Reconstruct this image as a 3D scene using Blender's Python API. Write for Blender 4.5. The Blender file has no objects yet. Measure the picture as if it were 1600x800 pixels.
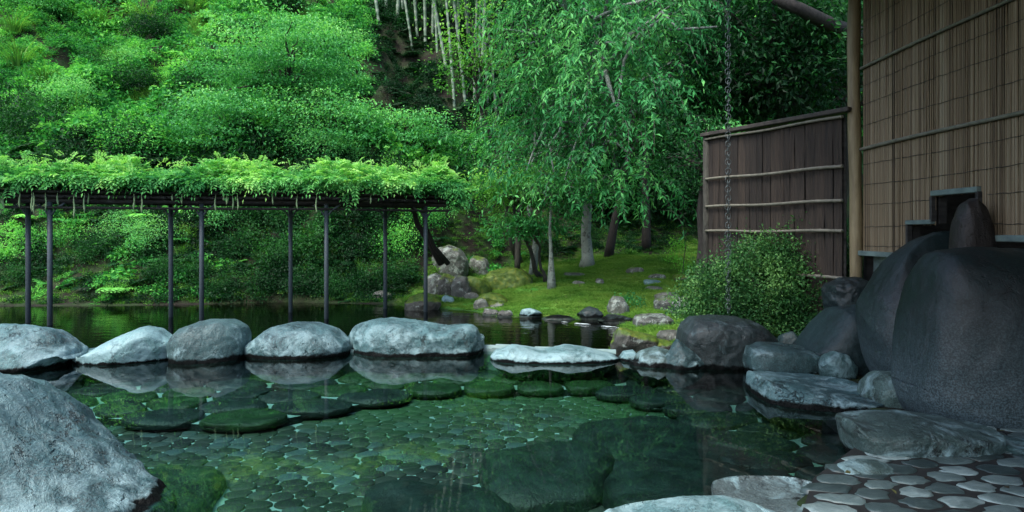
import bpy, bmesh, math, random
import numpy as np
from mathutils import Vector
R = math.radians
rng = np.random.default_rng(7)
random.seed(7)
scene = bpy.context.scene
COL = scene.collection

# ------------------------------------------------------------------ camera, sky, sun
cam_d = bpy.data.cameras.new("camera")
cam = bpy.data.objects.new("camera", cam_d); COL.objects.link(cam)
EYE = 1.6; FPX = 1000.0; HPY = 361.0
cam.location = (0, 0, EYE); cam.rotation_euler = (R(90), 0, 0)
cam_d.sensor_width = 36; cam_d.lens = 22.5; cam_d.shift_y = -(400-HPY)/1600.0
cam_d.clip_start = 0.05; cam_d.clip_end = 500
scene.camera = cam
world = bpy.data.worlds.new("World"); scene.world = world; world.use_nodes = True
wn = world.node_tree; wn.nodes.clear()
SUN_EL, SUN_AZ = R(58), R(-140)          # azimuth from +Y towards +X: behind the camera, to the left
sky = wn.nodes.new("ShaderNodeTexSky"); sky.sky_type = 'NISHITA'; sky.sun_disc = False
sky.sun_elevation = SUN_EL; sky.sun_rotation = SUN_AZ
sky.air_density = 1.0; sky.dust_density = 3.0; sky.ozone_density = 1.0
bgn = wn.nodes.new("ShaderNodeBackground"); bgn.inputs[1].default_value = 0.15
won = wn.nodes.new("ShaderNodeOutputWorld")
wn.links.new(sky.outputs[0], bgn.inputs[0]); wn.links.new(bgn.outputs[0], won.inputs[0])
sd = bpy.data.lights.new("sun", 'SUN'); sd.energy = 1.5; sd.angle = R(25); sd.color = (1.0, 0.98, 0.92)
sun = bpy.data.objects.new("sun", sd); COL.objects.link(sun)
sdir = Vector((math.sin(SUN_AZ)*math.cos(SUN_EL), math.cos(SUN_AZ)*math.cos(SUN_EL), math.sin(SUN_EL)))
sun.rotation_euler = sdir.to_track_quat('Z', 'Y').to_euler(); sun.location = (-8, -8, 14)
scene.view_settings.view_transform = 'Standard'; scene.view_settings.look = 'None'
scene.view_settings.exposure = 1.6; scene.view_settings.gamma = 1.0
scene.cycles.max_bounces = 8; scene.cycles.diffuse_bounces = 3; scene.cycles.glossy_bounces = 3
scene.cycles.transparent_max_bounces = 12; scene.cycles.transmission_bounces = 4
scene.cycles.caustics_reflective = False

# ------------------------------------------------------------------ noise, plan helpers
def _h(ix, iy, iz, s):
    n = (ix.astype(np.int64)*73856093) ^ (iy.astype(np.int64)*19349663) ^ (iz.astype(np.int64)*83492791) ^ (s*2654435761)
    n = (n ^ (n >> 13))*1274126177 & 0xffffffff
    n = (n ^ (n >> 16))*668265263 & 0xffffffff
    return ((n ^ (n >> 15)) & 0xffff)/65535.0
def vn(p, s=0):
    p = np.asarray(p, float); i = np.floor(p); f = p-i; u = f*f*(3-2*f); x, y, z = i[:, 0], i[:, 1], i[:, 2]
    r = 0
    for a in (0, 1):
        for b in (0, 1):
            for c in (0, 1):
                w = (u[:, 0] if a else 1-u[:, 0])*(u[:, 1] if b else 1-u[:, 1])*(u[:, 2] if c else 1-u[:, 2])
                r = r+w*_h(x+a, y+b, z+c, s)
    return r*2-1
def fbm(p, s=0, o=4, g=.5):
    p = np.asarray(p, float); r = 0; a = 1
    for k in range(o):
        r = r+a*vn(p*2**k+17.3*k, s+k); a *= g
    return r
def sdist(poly, x, y):
    x = np.asarray(x, float); y = np.asarray(y, float); d = np.full(x.shape, 1e9); ins = np.zeros(x.shape, bool)
    n = len(poly)
    for i in range(n):
        ax, ay = poly[i]; bx, by = poly[(i+1) % n]; ex, ey = bx-ax, by-ay
        t = np.clip(((x-ax)*ex+(y-ay)*ey)/(ex*ex+ey*ey), 0, 1)
        d = np.minimum(d, np.hypot(x-ax-t*ex, y-ay-t*ey))
        c = ((ay > y) != (by > y)) & (x < (bx-ax)*(y-ay)/((by-ay) if by != ay else 1e-9)+ax)
        ins ^= c
    return np.where(ins, -d, d)
POOL = [(-14, 8.35), (-4, 8.35), (-.5, 8.6), (.3, 8.45), (1.3, 8.25), (2.2, 8.1), (2.9, 7.6), (3.1, 6.7), (3.05, 5.6), (2.75, 4.75),
        (2.25, 4.25), (1.75, 3.9), (1.45, 3.4), (1.45, 2.2), (-14, 2.2)]
POND = [(-18, 8.5), (-4, 8.5), (-.5, 8.75), (.3, 8.6), (1.35, 8.45), (1.5, 9.2), (1.75, 10.4), (2.0, 11.6), (1.7, 12.0), (1.1, 11.9),
        (.8, 12.15), (0, 12.2), (-.45, 12.5), (-.75, 13.1), (-1.4, 13.5), (-2.1, 13.4), (-2.6, 14.3), (-4, 14.6), (-5.3, 14.9), (-7.1, 14.3), (-9, 14.1), (-11.3, 14.0), (-18, 14)]
def foot(x): return np.interp(x, [-30, -4, -2.6, -1.5, 0, 2, 20], [14.15, 14.6, 15.0, 16.8, 18.6, 19.4, 20.5])
def ground(x, y):
    x = np.asarray(x, float); y = np.asarray(y, float)
    d = sdist(POND, x, y); e = sdist(POOL, x, y)
    p = np.stack([x, y, np.zeros_like(x)], -1).reshape(-1, 3)
    nz = fbm(p*.55, 3, 3).reshape(x.shape); nf = fbm(p*2.3, 9, 3).reshape(x.shape)
    g = np.clip(d, 0, 7.5)*.12
    z = -.03+g+.08*nz*np.clip(d, 0, 1)+.035*nf*np.clip(d*3, 0, 1)
    h = np.maximum(0, y-foot(x))
    S = np.interp(x, [-10, -2, 2, 12], [.86, .8, .62, .6])
    hz = S*h*np.clip(.55+h*.15, 0, 1)
    hz = np.minimum(hz, 34+0*hz)
    z = z+hz+np.clip(h*.25, 0, 1)*(nz*1.0+nf*.2)
    z = np.where((y < 7.5) & (x > 1.2), np.minimum(z, .045), z)
    k = np.clip((y-7.5)/1.2, 0, 1)
    z = np.where((y >= 7.5) & (y < 8.7) & (x > 2.4), .045*(1-k)+z*k, z)
    z = np.where(d < 0, -.03-np.minimum(.55, -d*.5), z)
    z = np.where((e > 0) & (y < 8.9) & (x < 1.45) & (y > 7), np.minimum(z, -.3), z)
    z = np.where(e < 0.0, -.85, z)
    z = np.where(y < 2.2, .04, z)
    return z
def W(px, py, Y): return ((px-800)/FPX*Y, Y, EYE-(py-HPY)/FPX*Y)
def plan(px, py, z=0.0):
    Y = FPX*(EYE-z)/(py-HPY); return ((px-800)/FPX*Y, Y)
def hit(px, py, y0=8.8):
    Y = np.arange(y0, 70, .05); X = (px-800)/FPX*Y; Z = EYE-(py-HPY)/FPX*Y
    g = ground(X, Y); i = np.argmax(g >= Z)
    if g[i] < Z[i]: i = len(Y)-1
    return (X[i], Y[i], float(g[i]))

# ------------------------------------------------------------------ object helpers
def tag(o, label=None, cat=None, group=None, kind=None):
    for k, v in (('label', label), ('category', cat), ('group', group), ('kind', kind)):
        if v: o[k] = v
    return o
def empty(name, loc, rz=0, **kw):
    o = bpy.data.objects.new(name, None); COL.objects.link(o); o.location = loc; o.rotation_euler = (0, 0, rz)
    o.empty_display_size = .1
    return tag(o, **kw)
def link(name, me, mat=None, parent=None, loc=(0, 0, 0), rot=(0, 0, 0), sc=None, **kw):
    o = bpy.data.objects.new(name, me); COL.objects.link(o)
    if mat is not None and not me.materials: me.materials.append(mat)
    if parent is not None: o.parent = parent
    o.location = loc; o.rotation_euler = rot
    if sc is not None: o.scale = sc if hasattr(sc, '__len__') else (sc,)*3
    return tag(o, **kw)
class Geo:
    """collects vertices, triangles and quads with a tone per vertex"""
    def __init__(s): s.v = []; s.f3 = []; s.f4 = []; s.t = []; s.n = 0
    def add(s, v, f3=None, f4=None, tone=.5):
        v = np.asarray(v, float).reshape(-1, 3)
        if f3 is not None and len(f3): s.f3.append(np.asarray(f3, int).reshape(-1, 3)+s.n)
        if f4 is not None and len(f4): s.f4.append(np.asarray(f4, int).reshape(-1, 4)+s.n)
        s.v.append(v); t = np.asarray(tone, float)
        s.t.append(np.broadcast_to(t, (len(v),)) if t.ndim == 0 else t); s.n += len(v); return s
    def box(s, c, h, rz=0, tone=.5, M=None):
        c = np.array(c, float); v = np.array([(a, b, d) for a in (-1, 1) for b in (-1, 1) for d in (-1, 1)], float)*h
        if rz: v = v@np.array([[math.cos(rz), math.sin(rz), 0], [-math.sin(rz), math.cos(rz), 0], [0, 0, 1]])
        if M is not None: v = v@M
        return s.add(v+c, f4=[(0, 1, 3, 2), (4, 6, 7, 5), (0, 4, 5, 1), (2, 3, 7, 6), (0, 2, 6, 4), (1, 5, 7, 3)], tone=tone)
    def tube(s, pts, rad, k=6, tone=.5, caps=True):
        pts = np.asarray(pts, float); n = len(pts); rad = np.broadcast_to(np.asarray(rad, float), (n,))
        T = np.gradient(pts, axis=0); T /= np.linalg.norm(T, axis=1)[:, None]+1e-9
        ref = np.array([0, 0, 1.]) if abs(T[:, 2]).mean() < .8 else np.array([1., 0, 0])
        A = np.cross(T, ref); A /= np.linalg.norm(A, axis=1)[:, None]+1e-9; B = np.cross(T, A)
        th = np.arange(k)*2*math.pi/k
        v = pts[:, None]+rad[:, None, None]*(np.cos(th)[None, :, None]*A[:, None]+np.sin(th)[None, :, None]*B[:, None])
        f = [(i*k+j, i*k+(j+1) % k, (i+1)*k+(j+1) % k, (i+1)*k+j) for i in range(n-1) for j in range(k)]
        f3 = []
        v = v.reshape(-1, 3)
        if caps:
            v = np.vstack([v, pts[0], pts[-1]]); a = n*k
            f3 = [(j, a, (j+1) % k) for j in range(k)]+[((n-1)*k+j, (n-1)*k+(j+1) % k, a+1) for j in range(k)]
        return s.add(v, f3, f, tone)
    def leaves(s, P, D, N, L, Wd, tone, fold=.12, droop=.0):
        P = np.asarray(P, float); n = len(P)
        D = D/(np.linalg.norm(D, axis=1)[:, None]+1e-9); S = np.cross(D, N); S /= np.linalg.norm(S, axis=1)[:, None]+1e-9
        N = np.cross(S, D); L = np.broadcast_to(L, (n,))[:, None]; Wd = np.broadcast_to(Wd, (n,))[:, None]
        M = P+D*L*.45+N*Wd*fold
        v = np.stack([P, M+S*Wd*.5, P+D*L-N*L*.1-np.array([0, 0, 1.])*L*droop, M-S*Wd*.5], 1).reshape(-1, 3)
        b = np.arange(n)[:, None]*4
        f = np.concatenate([b+np.array([0, 1, 2]), b+np.array([0, 2, 3])], 0)
        return s.add(v, f3=f, tone=np.repeat(np.broadcast_to(tone, (n,)), 4))
    def mesh(s, name, smooth=False):
        V = np.concatenate(s.v); me = bpy.data.meshes.new(name)
        f3 = np.concatenate(s.f3) if s.f3 else np.zeros((0, 3), int); f4 = np.concatenate(s.f4) if s.f4 else np.zeros((0, 4), int)
        idx = np.concatenate([f3.ravel(), f4.ravel()]); n3, n4 = len(f3), len(f4)
        me.vertices.add(len(V)); me.vertices.foreach_set('co', V.ravel())
        me.loops.add(len(idx)); me.loops.foreach_set('vertex_index', idx.astype(np.int32))
        me.polygons.add(n3+n4)
        st = np.concatenate([np.arange(n3)*3, n3*3+np.arange(n4)*4]).astype(np.int32)
        me.polygons.foreach_set('loop_start', st)
        me.polygons.foreach_set('use_smooth', np.full(n3+n4, smooth))
        me.update(calc_edges=True)
        a = me.attributes.new('tone', 'FLOAT', 'POINT'); a.data.foreach_set('value', np.concatenate(s.t).astype(np.float32))
        me.validate()
        return me
def unit(v): return v/(np.linalg.norm(v, axis=-1, keepdims=True)+1e-9)

# ------------------------------------------------------------------ materials
class NM:
    def __init__(s, name):
        s.m = bpy.data.materials.new(name); s.m.use_nodes = True; s.t = s.m.node_tree; s.t.nodes.clear()
        s.out = s.t.nodes.new('ShaderNodeOutputMaterial'); s.g = s.n('ShaderNodeNewGeometry')
    def n(s, ty, props=None, **ins):
        nd = s.t.nodes.new(ty)
        for k, v in (props or {}).items(): setattr(nd, k, v)
        for k, v in ins.items():
            key = int(k[1:]) if k[0] == '_' and k[1:].isdigit() else k.replace('_', ' ')
            s.set(nd.inputs[key], v)
        return nd
    def set(s, sock, v):
        if hasattr(v, 'is_output') or isinstance(v, bpy.types.NodeSocket): s.t.links.new(v, sock)
        elif v is not None:
            if isinstance(v, (tuple, list)) and len(v) == 3 and sock.type == 'RGBA': v = (*v, 1)
            sock.default_value = v
    def obj(s): return s.n('ShaderNodeTexCoord').outputs['Object']
    def pos(s): return s.g.outputs['Position']
    def map(s, vec, sc): return s.n('ShaderNodeMapping', Vector=vec, Scale=sc).outputs[0]
    def noise(s, vec, sc, det=4, ro=.55, dist=0): return s.n('ShaderNodeTexNoise', Vector=vec, Scale=sc, Detail=det, Roughness=ro, Distortion=dist).outputs[0]
    def ramp(s, f, a, b): return s.n('ShaderNodeMapRange', {'clamp': True}, Value=f, From_Min=a, From_Max=b).outputs[0]
    def cramp(s, f, stops):
        nd = s.n('ShaderNodeValToRGB', Fac=f); el = nd.color_ramp.elements
        while len(el) < len(stops): el.new(.5)
        for e, (p, c) in zip(el, stops): e.position = p; e.color = (*c, 1)
        return nd.outputs[0]
    def math(s, op, a, b=0.0, c=None):
        nd = s.n('ShaderNodeMath', {'operation': op}); s.set(nd.inputs[0], a); s.set(nd.inputs[1], b)
        if c is not None: s.set(nd.inputs[2], c)
        return nd.outputs[0]
    def mix(s, f, a, b, bl='MIX'):
        nd = s.n('ShaderNodeMix', {'data_type': 'RGBA', 'blend_type': bl}); s.set(nd.inputs[0], f); s.set(nd.inputs[6], a); s.set(nd.inputs[7], b)
        return nd.outputs[2]
    def z(s): return s.n('ShaderNodeSeparateXYZ', Vector=s.pos()).outputs[2]
    def nz(s): return s.n('ShaderNodeSeparateXYZ', Vector=s.g.outputs['Normal']).outputs[2]
    def bump(s, h, st=.3, d=.02): return s.n('ShaderNodeBump', Strength=st, Distance=d, Height=h).outputs[0]
    def tone(s, name='tone'): return s.n('ShaderNodeAttribute', {'attribute_name': name}).outputs['Fac']
    def bsdf(s, col, rough=.7, normal=None, spec=.5, **kw):
        b = s.n('ShaderNodeBsdfPrincipled'); s.set(b.inputs['Base Color'], col); s.set(b.inputs['Roughness'], rough)
        s.set(b.inputs['Specular IOR Level'], spec)
        if normal is not None: s.set(b.inputs['Normal'], normal)
        for k, v in kw.items(): s.set(b.inputs[k.replace('_', ' ')], v)
        return b.outputs[0]
    def done(s, sh): s.t.links.new(sh, s.out.inputs[0]); return s.m

def rock_mat(name, dark, light, crust=.0, moss=.0, lichen=.0, rough=.62, bump=.6, wet=True, wline=.055, sc=1.0, algae=(.012, .024, .018), speck=.5, splash=0.):
    m = NM(name); P = m.pos(); z = m.z()
    n1 = m.noise(P, 1.6*sc, 7, .62, .4); n2 = m.noise(P, 7*sc, 6, .65, .6); n3 = m.noise(P, 75, 3, .7)
    st = m.noise(m.map(P, (3, 3, .9)), 2.4*sc, 6, .7, 1.2)
    f = m.math('ADD', m.math('MULTIPLY', n1, .6), m.math('MULTIPLY', st, .4))
    c = m.mix(m.ramp(f, .38, .62), dark, light)
    c = m.mix(m.math('MULTIPLY', m.ramp(n2, .56, .72), .65), c, tuple(x*.42 for x in dark))
    c = m.mix(m.math('MULTIPLY', m.ramp(n3, .52, .66), speck), c, tuple(min(.75, x*1.65+a_) for x, a_ in zip(light, (.004, .012, .013))))
    c = m.mix(m.math('MULTIPLY', m.ramp(n3, .46, .34), speck), c, tuple(x*.35 for x in dark))
    cr_ = m.n('ShaderNodeTexVoronoi', {'feature': 'DISTANCE_TO_EDGE'}, Vector=m.n('ShaderNodeVectorMath', {'operation': 'ADD'}, _0=P, _1=m.n('ShaderNodeTexNoise', Vector=P, Scale=3.0, Detail=5.0, Roughness=.7).outputs[1]).outputs[0], Scale=1.9*sc).outputs[0]
    crack = m.math('MULTIPLY', m.ramp(cr_, .022, .004), m.ramp(m.noise(P, 1.3, 3, .5), .5, .6))
    c = m.mix(m.math('MULTIPLY', crack, .85), c, tuple(x*.15 for x in dark))
    stn = m.noise(P, 2.7*sc, 5, .7, 1.5)
    c = m.mix(m.math('MULTIPLY', m.ramp(stn, .55, .68), .55), c, tuple(x*.4 for x in dark))
    rnd = m.n('ShaderNodeObjectInfo').outputs['Random']
    c = m.mix(1.0, c, m.n('ShaderNodeCombineXYZ', X=m.math('MULTIPLY_ADD', rnd, .45, .8), Y=m.math('MULTIPLY_ADD', rnd, .42, .8), Z=m.math('MULTIPLY_ADD', rnd, .36, .82)).outputs[0], 'MULTIPLY')
    if splash:
        c = m.mix(m.math('MULTIPLY', m.ramp(m.math('ADD', z, m.math('MULTIPLY', n1, .5)), 1.25, .35), m.math('MULTIPLY_ADD', m.ramp(n3, .42, .62), .75, .25)), c, (.10*splash, .15*splash, .17*splash))
    if crust:
        k = m.math('ADD', m.ramp(m.noise(P, 3.1, 7, .7, .8), .62-.3*crust, .72-.25*crust), 0)
        lo = m.ramp(m.math('ADD', z, m.math('MULTIPLY', n1, .25)), .52, .1)
        c = m.mix(m.math('MULTIPLY', k, m.math('MULTIPLY_ADD', lo, .75, .25)), c, (.215, .335, .355))
    if lichen:
        l = m.ramp(m.noise(P, 8, 8, .7, .4), .66-.16*lichen, .69-.14*lichen)
        c = m.mix(m.math('MULTIPLY', l, m.math('MULTIPLY_ADD', n3, 1.2, -.1)), c, (.26, .32, .29))
    if moss:
        k = m.ramp(m.math('ADD', m.math('MULTIPLY', m.nz(), .45), m.math('MULTIPLY', n1, 1.0)), 1.02-.55*moss, 1.12-.45*moss)
        mc = m.cramp(m.noise(P, 9, 5, .7), [(.3, (.02, .05, .008)), (.5, (.06, .11, .012)), (.7, (.14, .16, .02))])
        c = m.mix(k, c, mc)
    if wet:
        zz = m.math('SUBTRACT', z, m.math('MULTIPLY', m.math('SUBTRACT', n2, .5), .12))
        band = m.math('MULTIPLY', m.ramp(zz, wline+.008, wline*.7), m.ramp(z, -.02, .0))
        c = m.mix(band, c, (.003, .004, .004))
        und = m.ramp(z, .004, -.02)
        al = m.mix(m.ramp(m.noise(P, 4, 6, .7, .5), .4, .62), tuple(x*.35 for x in algae), algae)
        c = m.mix(und, c, al)
    h = m.math('ADD', m.math('MULTIPLY', n2, .6), m.math('ADD', m.math('MULTIPLY', n3, .12), m.math('MULTIPLY', st, .5)))
    pits = m.ramp(m.noise(P, 16, 3, .5, .5), .36, .28)
    h = m.math('SUBTRACT', m.math('SUBTRACT', h, m.math('MULTIPLY', pits, .35)), m.math('MULTIPLY', crack, 1.2))
    r = m.math('MULTIPLY_ADD', n2, .45, rough-.33)
    return m.done(m.bsdf(c, r, m.bump(h, bump, .05), m.math('MULTIPLY_ADD', band, -.33, .4) if wet else .35))
def leaf_mat(name, c0, c1, c2, trans=.35, rough=.45, pscale=.5, inst=False, spec=.16):
    m = NM(name); t = m.tone()
    big = m.noise(m.pos(), pscale, 2, .5)
    t = m.math('ADD', t, m.math('MULTIPLY', m.math('SUBTRACT', big, .5), 1.25))
    if inst: t = m.math('ADD', t, m.math('MULTIPLY', m.math('SUBTRACT', m.n('ShaderNodeObjectInfo').outputs['Random'], .5), .35))
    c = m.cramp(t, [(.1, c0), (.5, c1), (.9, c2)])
    b = m.bsdf(c, rough+.12, None, spec)
    tr = m.n('ShaderNodeBsdfTranslucent', Color=m.mix(1.0, c, (1.5, 1.6, .8), 'MULTIPLY')).outputs[0]
    mx = m.n('ShaderNodeMixShader', _0=trans, _1=b, _2=tr).outputs[0]
    return m.done(mx)
def plain(name, c0, c1, scale=6, rough=.6, stretch=(1, 1, 1), bump=.3, spec=.4, obj=False, dist=.01, metal=0.):
    m = NM(name); v = m.map(m.obj() if obj else m.pos(), stretch); n = m.noise(v, scale, 6, .65, .3)
    t = m.tone()
    c = m.mix(m.ramp(n, .35, .65), c0, c1); c = m.mix(1.0, c, m.cramp(t, [(0, (.55, .55, .55)), (1, (1.4, 1.4, 1.4))]), 'MULTIPLY')
    return m.done(m.bsdf(c, rough, m.bump(n, bump, dist), spec, Metallic=metal))

MT = {}
MT['blue'] = rock_mat('blue_grey_stone', (0.0197, 0.0489, 0.0548), (0.0588, 0.1350, 0.1431), crust=.5, bump=1.0)
MT['pale'] = rock_mat('pale_stone', (0.0467, 0.1013, 0.1089), (0.1041, 0.2080, 0.2123), crust=.7, bump=.6, wline=.03)
MT['mid'] = rock_mat('grey_stone', (0.0136, 0.0304, 0.0326), (0.0403, 0.0872, 0.0908), crust=.3, bump=.6)
MT['dark'] = rock_mat('dark_stone', (0.0071, 0.0125, 0.0131), (0.0230, 0.0390, 0.0404), crust=.12, bump=.5)
MT['redblack'] = rock_mat('reddish_black_stone', (0.0048, 0.0038, 0.0034), (0.0154, 0.0115, 0.0101), bump=.6, wet=False, speck=.3)
MT['wetpatch'] = rock_mat('wet_patched_stone', (.03, .042, .045), (.075, .11, .115), crust=.45, bump=.7, wline=.0)
MT['cone'] = rock_mat('smooth_grey_stone', (0.0073, 0.0180, 0.0199), (0.0145, 0.0337, 0.0358), crust=.0, bump=.35, sc=.6, speck=.6, wet=False)
MT['volcanic'] = rock_mat('volcanic_stone', (0.0020, 0.0054, 0.0058), (0.0056, 0.0139, 0.0147), crust=.0, bump=.28, sc=.7, wet=False, speck=.5, splash=.7)
MT['warm'] = rock_mat('warm_grey_stone', (0.0206, 0.0389, 0.0362), (0.0560, 0.0985, 0.0931), crust=.45, bump=.8)
MT['mossy'] = rock_mat('mossy_stone', (0.0192, 0.0224, 0.0179), (0.0640, 0.0672, 0.0576), moss=.75, lichen=.5, bump=.7, wet=False)
MT['mossfull'] = rock_mat('moss_covered_stone', (.03, .035, .028), (.1, .105, .09), moss=1.5, bump=.9, wet=False)
MT['lichen'] = rock_mat('lichen_stone', (.03, .036, .033), (.10, .11, .10), moss=.25, lichen=.95, bump=.7, wet=False)
MT['shore'] = rock_mat('shore_stone', (0.0368, 0.0394, 0.0341), (0.1050, 0.1155, 0.1050), moss=.2, lichen=.6, bump=.5, wline=.0)
MT['sub'] = rock_mat('submerged_stone', (.04, .05, .05), (.1, .12, .11), bump=.5, algae=(.015, .028, .024))
MT['subgreen'] = rock_mat('algae_stone', (.04, .05, .05), (.1, .12, .11), bump=.6, algae=(.02, .06, .015))
MT['soil'] = plain('soil', (0.0210, 0.0154, 0.0098), (0.0490, 0.0350, 0.0210), 5)
MT['bark'] = plain('tree_bark', (0.0160, 0.0160, 0.0128), (0.0480, 0.0496, 0.0400), 9, .85, (2, 2, .6), .8, dist=.04)
MT['barkpale'] = rock_mat('lichened_bark', (.03, .035, .03), (.13, .15, .135), lichen=1.6, bump=.7, wet=False, sc=2)
MT['barkdark'] = plain('dark_bark', (0.0056, 0.0056, 0.0049), (0.0175, 0.0161, 0.0140), 9, .85, (2, 2, .6), .6, dist=.03)
MT['maple'] = leaf_mat('maple_leaves', (.025, .16, .045), (.09, .36, .11), (.24, .58, .18))
MT['maplelime'] = leaf_mat('lime_maple_leaves', (.05, .19, .03), (.13, .36, .06), (.25, .5, .09))
MT['cherry'] = leaf_mat('long_green_leaves', (.012, .10, .03), (.045, .24, .07), (.15, .46, .13), .3, .4)
MT['wist'] = leaf_mat('wisteria_leaves', (.025, .17, .045), (.11, .38, .10), (.32, .60, .17), .35, .45, 1.1)
MT['under'] = leaf_mat('undergrowth_leaves', (.006, .09, .02), (.055, .30, .06), (.22, .60, .12), .35, .5, .45, True)
MT['shade'] = leaf_mat('shade_leaves', (.003, .022, .007), (.008, .055, .015), (.03, .14, .03), .3, .4, .6)  # dark tree leaves; also puts the bank's shade under the pergola into leaf colour
MT['azalea'] = leaf_mat('azalea_leaves', (.012, .055, .018), (.04, .14, .04), (.14, .30, .09), .25, .35, 1.5)
MT['grass'] = leaf_mat('grass_blades', (.03, .11, .02), (.07, .22, .035), (.17, .34, .07), .35, .45, .8, True)
MT['moss'] = leaf_mat('moss_blades', (.035, .11, .015), (.10, .23, .03), (.20, .30, .06), .2, .7, .9)
MT['bamboo_leaf'] = leaf_mat('bamboo_leaves', (.02, .09, .025), (.045, .18, .04), (.1, .28, .06), .4, .45, .5)
MT['fresh'] = leaf_mat('fresh_shoots', (.06, .22, .03), (.12, .38, .05), (.2, .5, .08), .4, .4, 1)
MT['pod'] = leaf_mat('pods', (.12, .2, .1), (.2, .3, .16), (.28, .38, .2), .1, .6, 1)
MT['steel'] = plain('painted_steel', (0.0347, 0.0495, 0.0567), (0.0495, 0.0693, 0.0803), 30, .45, bump=.1, dist=.003)
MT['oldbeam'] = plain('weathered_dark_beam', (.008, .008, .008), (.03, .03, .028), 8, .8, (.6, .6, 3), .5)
MT['chain'] = plain('dull_chain', (0.0450, 0.0630, 0.0675), (0.1080, 0.1350, 0.1395), 40, .4, bump=.1, metal=.6)
MT['pole'] = plain('bamboo_pole', (0.0816, 0.0816, 0.0612), (0.1530, 0.1479, 0.1173), 14, .5, (1, 1, 1), .2)
MT['post'] = plain('peeled_log', (0.1151, 0.0907, 0.0473), (0.2016, 0.1663, 0.0945), 7, .6, (3, 3, .35), .3)
MT['board'] = plain('weathered_board', (0.0524, 0.0795, 0.0771), (0.1197, 0.1683, 0.1587), 9, .75, (1, .5, 1), .5)
MT['cedar'] = plain('cedar_bark', (0.0090, 0.0060, 0.0043), (0.0275, 0.0197, 0.0137), 10, .8, (3, 3, .22), .9, dist=.02)
MT['cap'] = plain('grey_cap_board', (0.0168, 0.0157, 0.0134), (0.0448, 0.0392, 0.0336), 9, .8)
MT['wire'] = plain('black_wire', (.006, .006, .006), (.012, .012, .012), 9, .6)
MT['reed'] = None
m = NM('reed_stalks'); t = m.tone(); nn = m.noise(m.map(m.pos(), (1, 14, .5)), 4, 5, .7)
c = m.cramp(m.math('MULTIPLY_ADD', m.math('SUBTRACT', nn, .5), .6, t), [(.05, (.03, .022, .013)), (.35, (.10, .072, .042)), (.6, (.16, .122, .075)), (.95, (.24, .21, .15))])
MT['reed'] = m.done(m.bsdf(c, .6, None, .3))

# water
def water(name, tint, rs, bs, bd, waves):
    m = NM(name); P = m.pos()
    h = m.noise(m.map(P, waves), rs, 3, .5, .3)
    nb = m.bump(h, bs, bd)
    fr = m.n('ShaderNodeFresnel', IOR=1.33, Normal=nb).outputs[0]
    tr = m.n('ShaderNodeBsdfTransparent', Color=tint).outputs[0]
    gl = m.n('ShaderNodeBsdfAnisotropic' if False else 'ShaderNodeBsdfGlossy', Color=(1, 1, 1), Roughness=.01, Normal=nb).outputs[0]
    return m.done(m.n('ShaderNodeMixShader', _0=fr, _1=tr, _2=gl).outputs[0])
MT['pool_water'] = water('clear_pool_water', (.56, .80, .78), 1.6, .08, .02, (1, 1, 1))
MT['pond_water'] = water('murky_pond_water', (.22, .25, .16), 3.0, .3, .02, (.8, 2.2, 1))

# ------------------------------------------------------------------ ground sheet
xs = np.concatenate([np.arange(-60, -16, 2.), np.arange(-16, 13, .14), np.arange(13, 60, 2.)])
ys = np.concatenate([np.arange(-30, 2, 2.), np.arange(2, 24, .14), np.arange(24, 80, .8)])
X, Y = np.meshgrid(xs, ys); Z = ground(X, Y); nx, ny = len(xs), len(ys)
V = np.stack([X, Y, Z], -1).reshape(-1, 3); ii = np.arange(nx*ny).reshape(ny, nx)
F = np.stack([ii[:-1, :-1], ii[:-1, 1:], ii[1:, 1:], ii[1:, :-1]], -1).reshape(-1, 4)
def mossmask(x, y, ):
    d = sdist(POND, x, y); n = fbm(np.stack([x, y, x*0], -1)*1.1, 4, 3)
    hh = y-foot(x)
    a = np.clip((-hh+.3+n*.8)*1.5, 0, 1)*np.clip(d*4+.2, 0, 1)*((x > -2.6) & (y > 8.6))
    return a
tm = mossmask(V[:, 0], V[:, 1])
g = Geo(); g.add(V, f4=F, tone=tm); me = g.mesh('ground', True)
m = NM('garden_ground'); P = m.pos()
n1 = m.noise(P, 1.3, 6, .65); n2 = m.noise(P, 11, 6, .7); n0 = m.noise(P, .5, 3, .5)
soil = m.mix(m.ramp(n2, .35, .65), (.006, .005, .004), (.018, .016, .010))
soil = m.mix(m.math('MULTIPLY', m.ramp(n1, .42, .6), .7), soil, (.02, .05, .012))
mossc = m.cramp(m.math('ADD', m.math('MULTIPLY', n1, .6), m.math('MULTIPLY', n2, .4)), [(.36, (.035, .065, .015)), (.43, (.06, .15, .025)), (.51, (.12, .23, .035)), (.58, (.16, .22, .045)), (.65, (.09, .08, .035))])
mossc = m.mix(m.math('MULTIPLY', m.ramp(n0, .52, .62), .8), mossc, (.04, .26, .04))
c = m.mix(m.tone(), soil, mossc)
MT['ground'] = m.done(m.bsdf(c, .9, m.bump(m.math('ADD', n2, n1), .6, .06), .2))
link('ground', me, MT['ground'], kind='structure')

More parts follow.
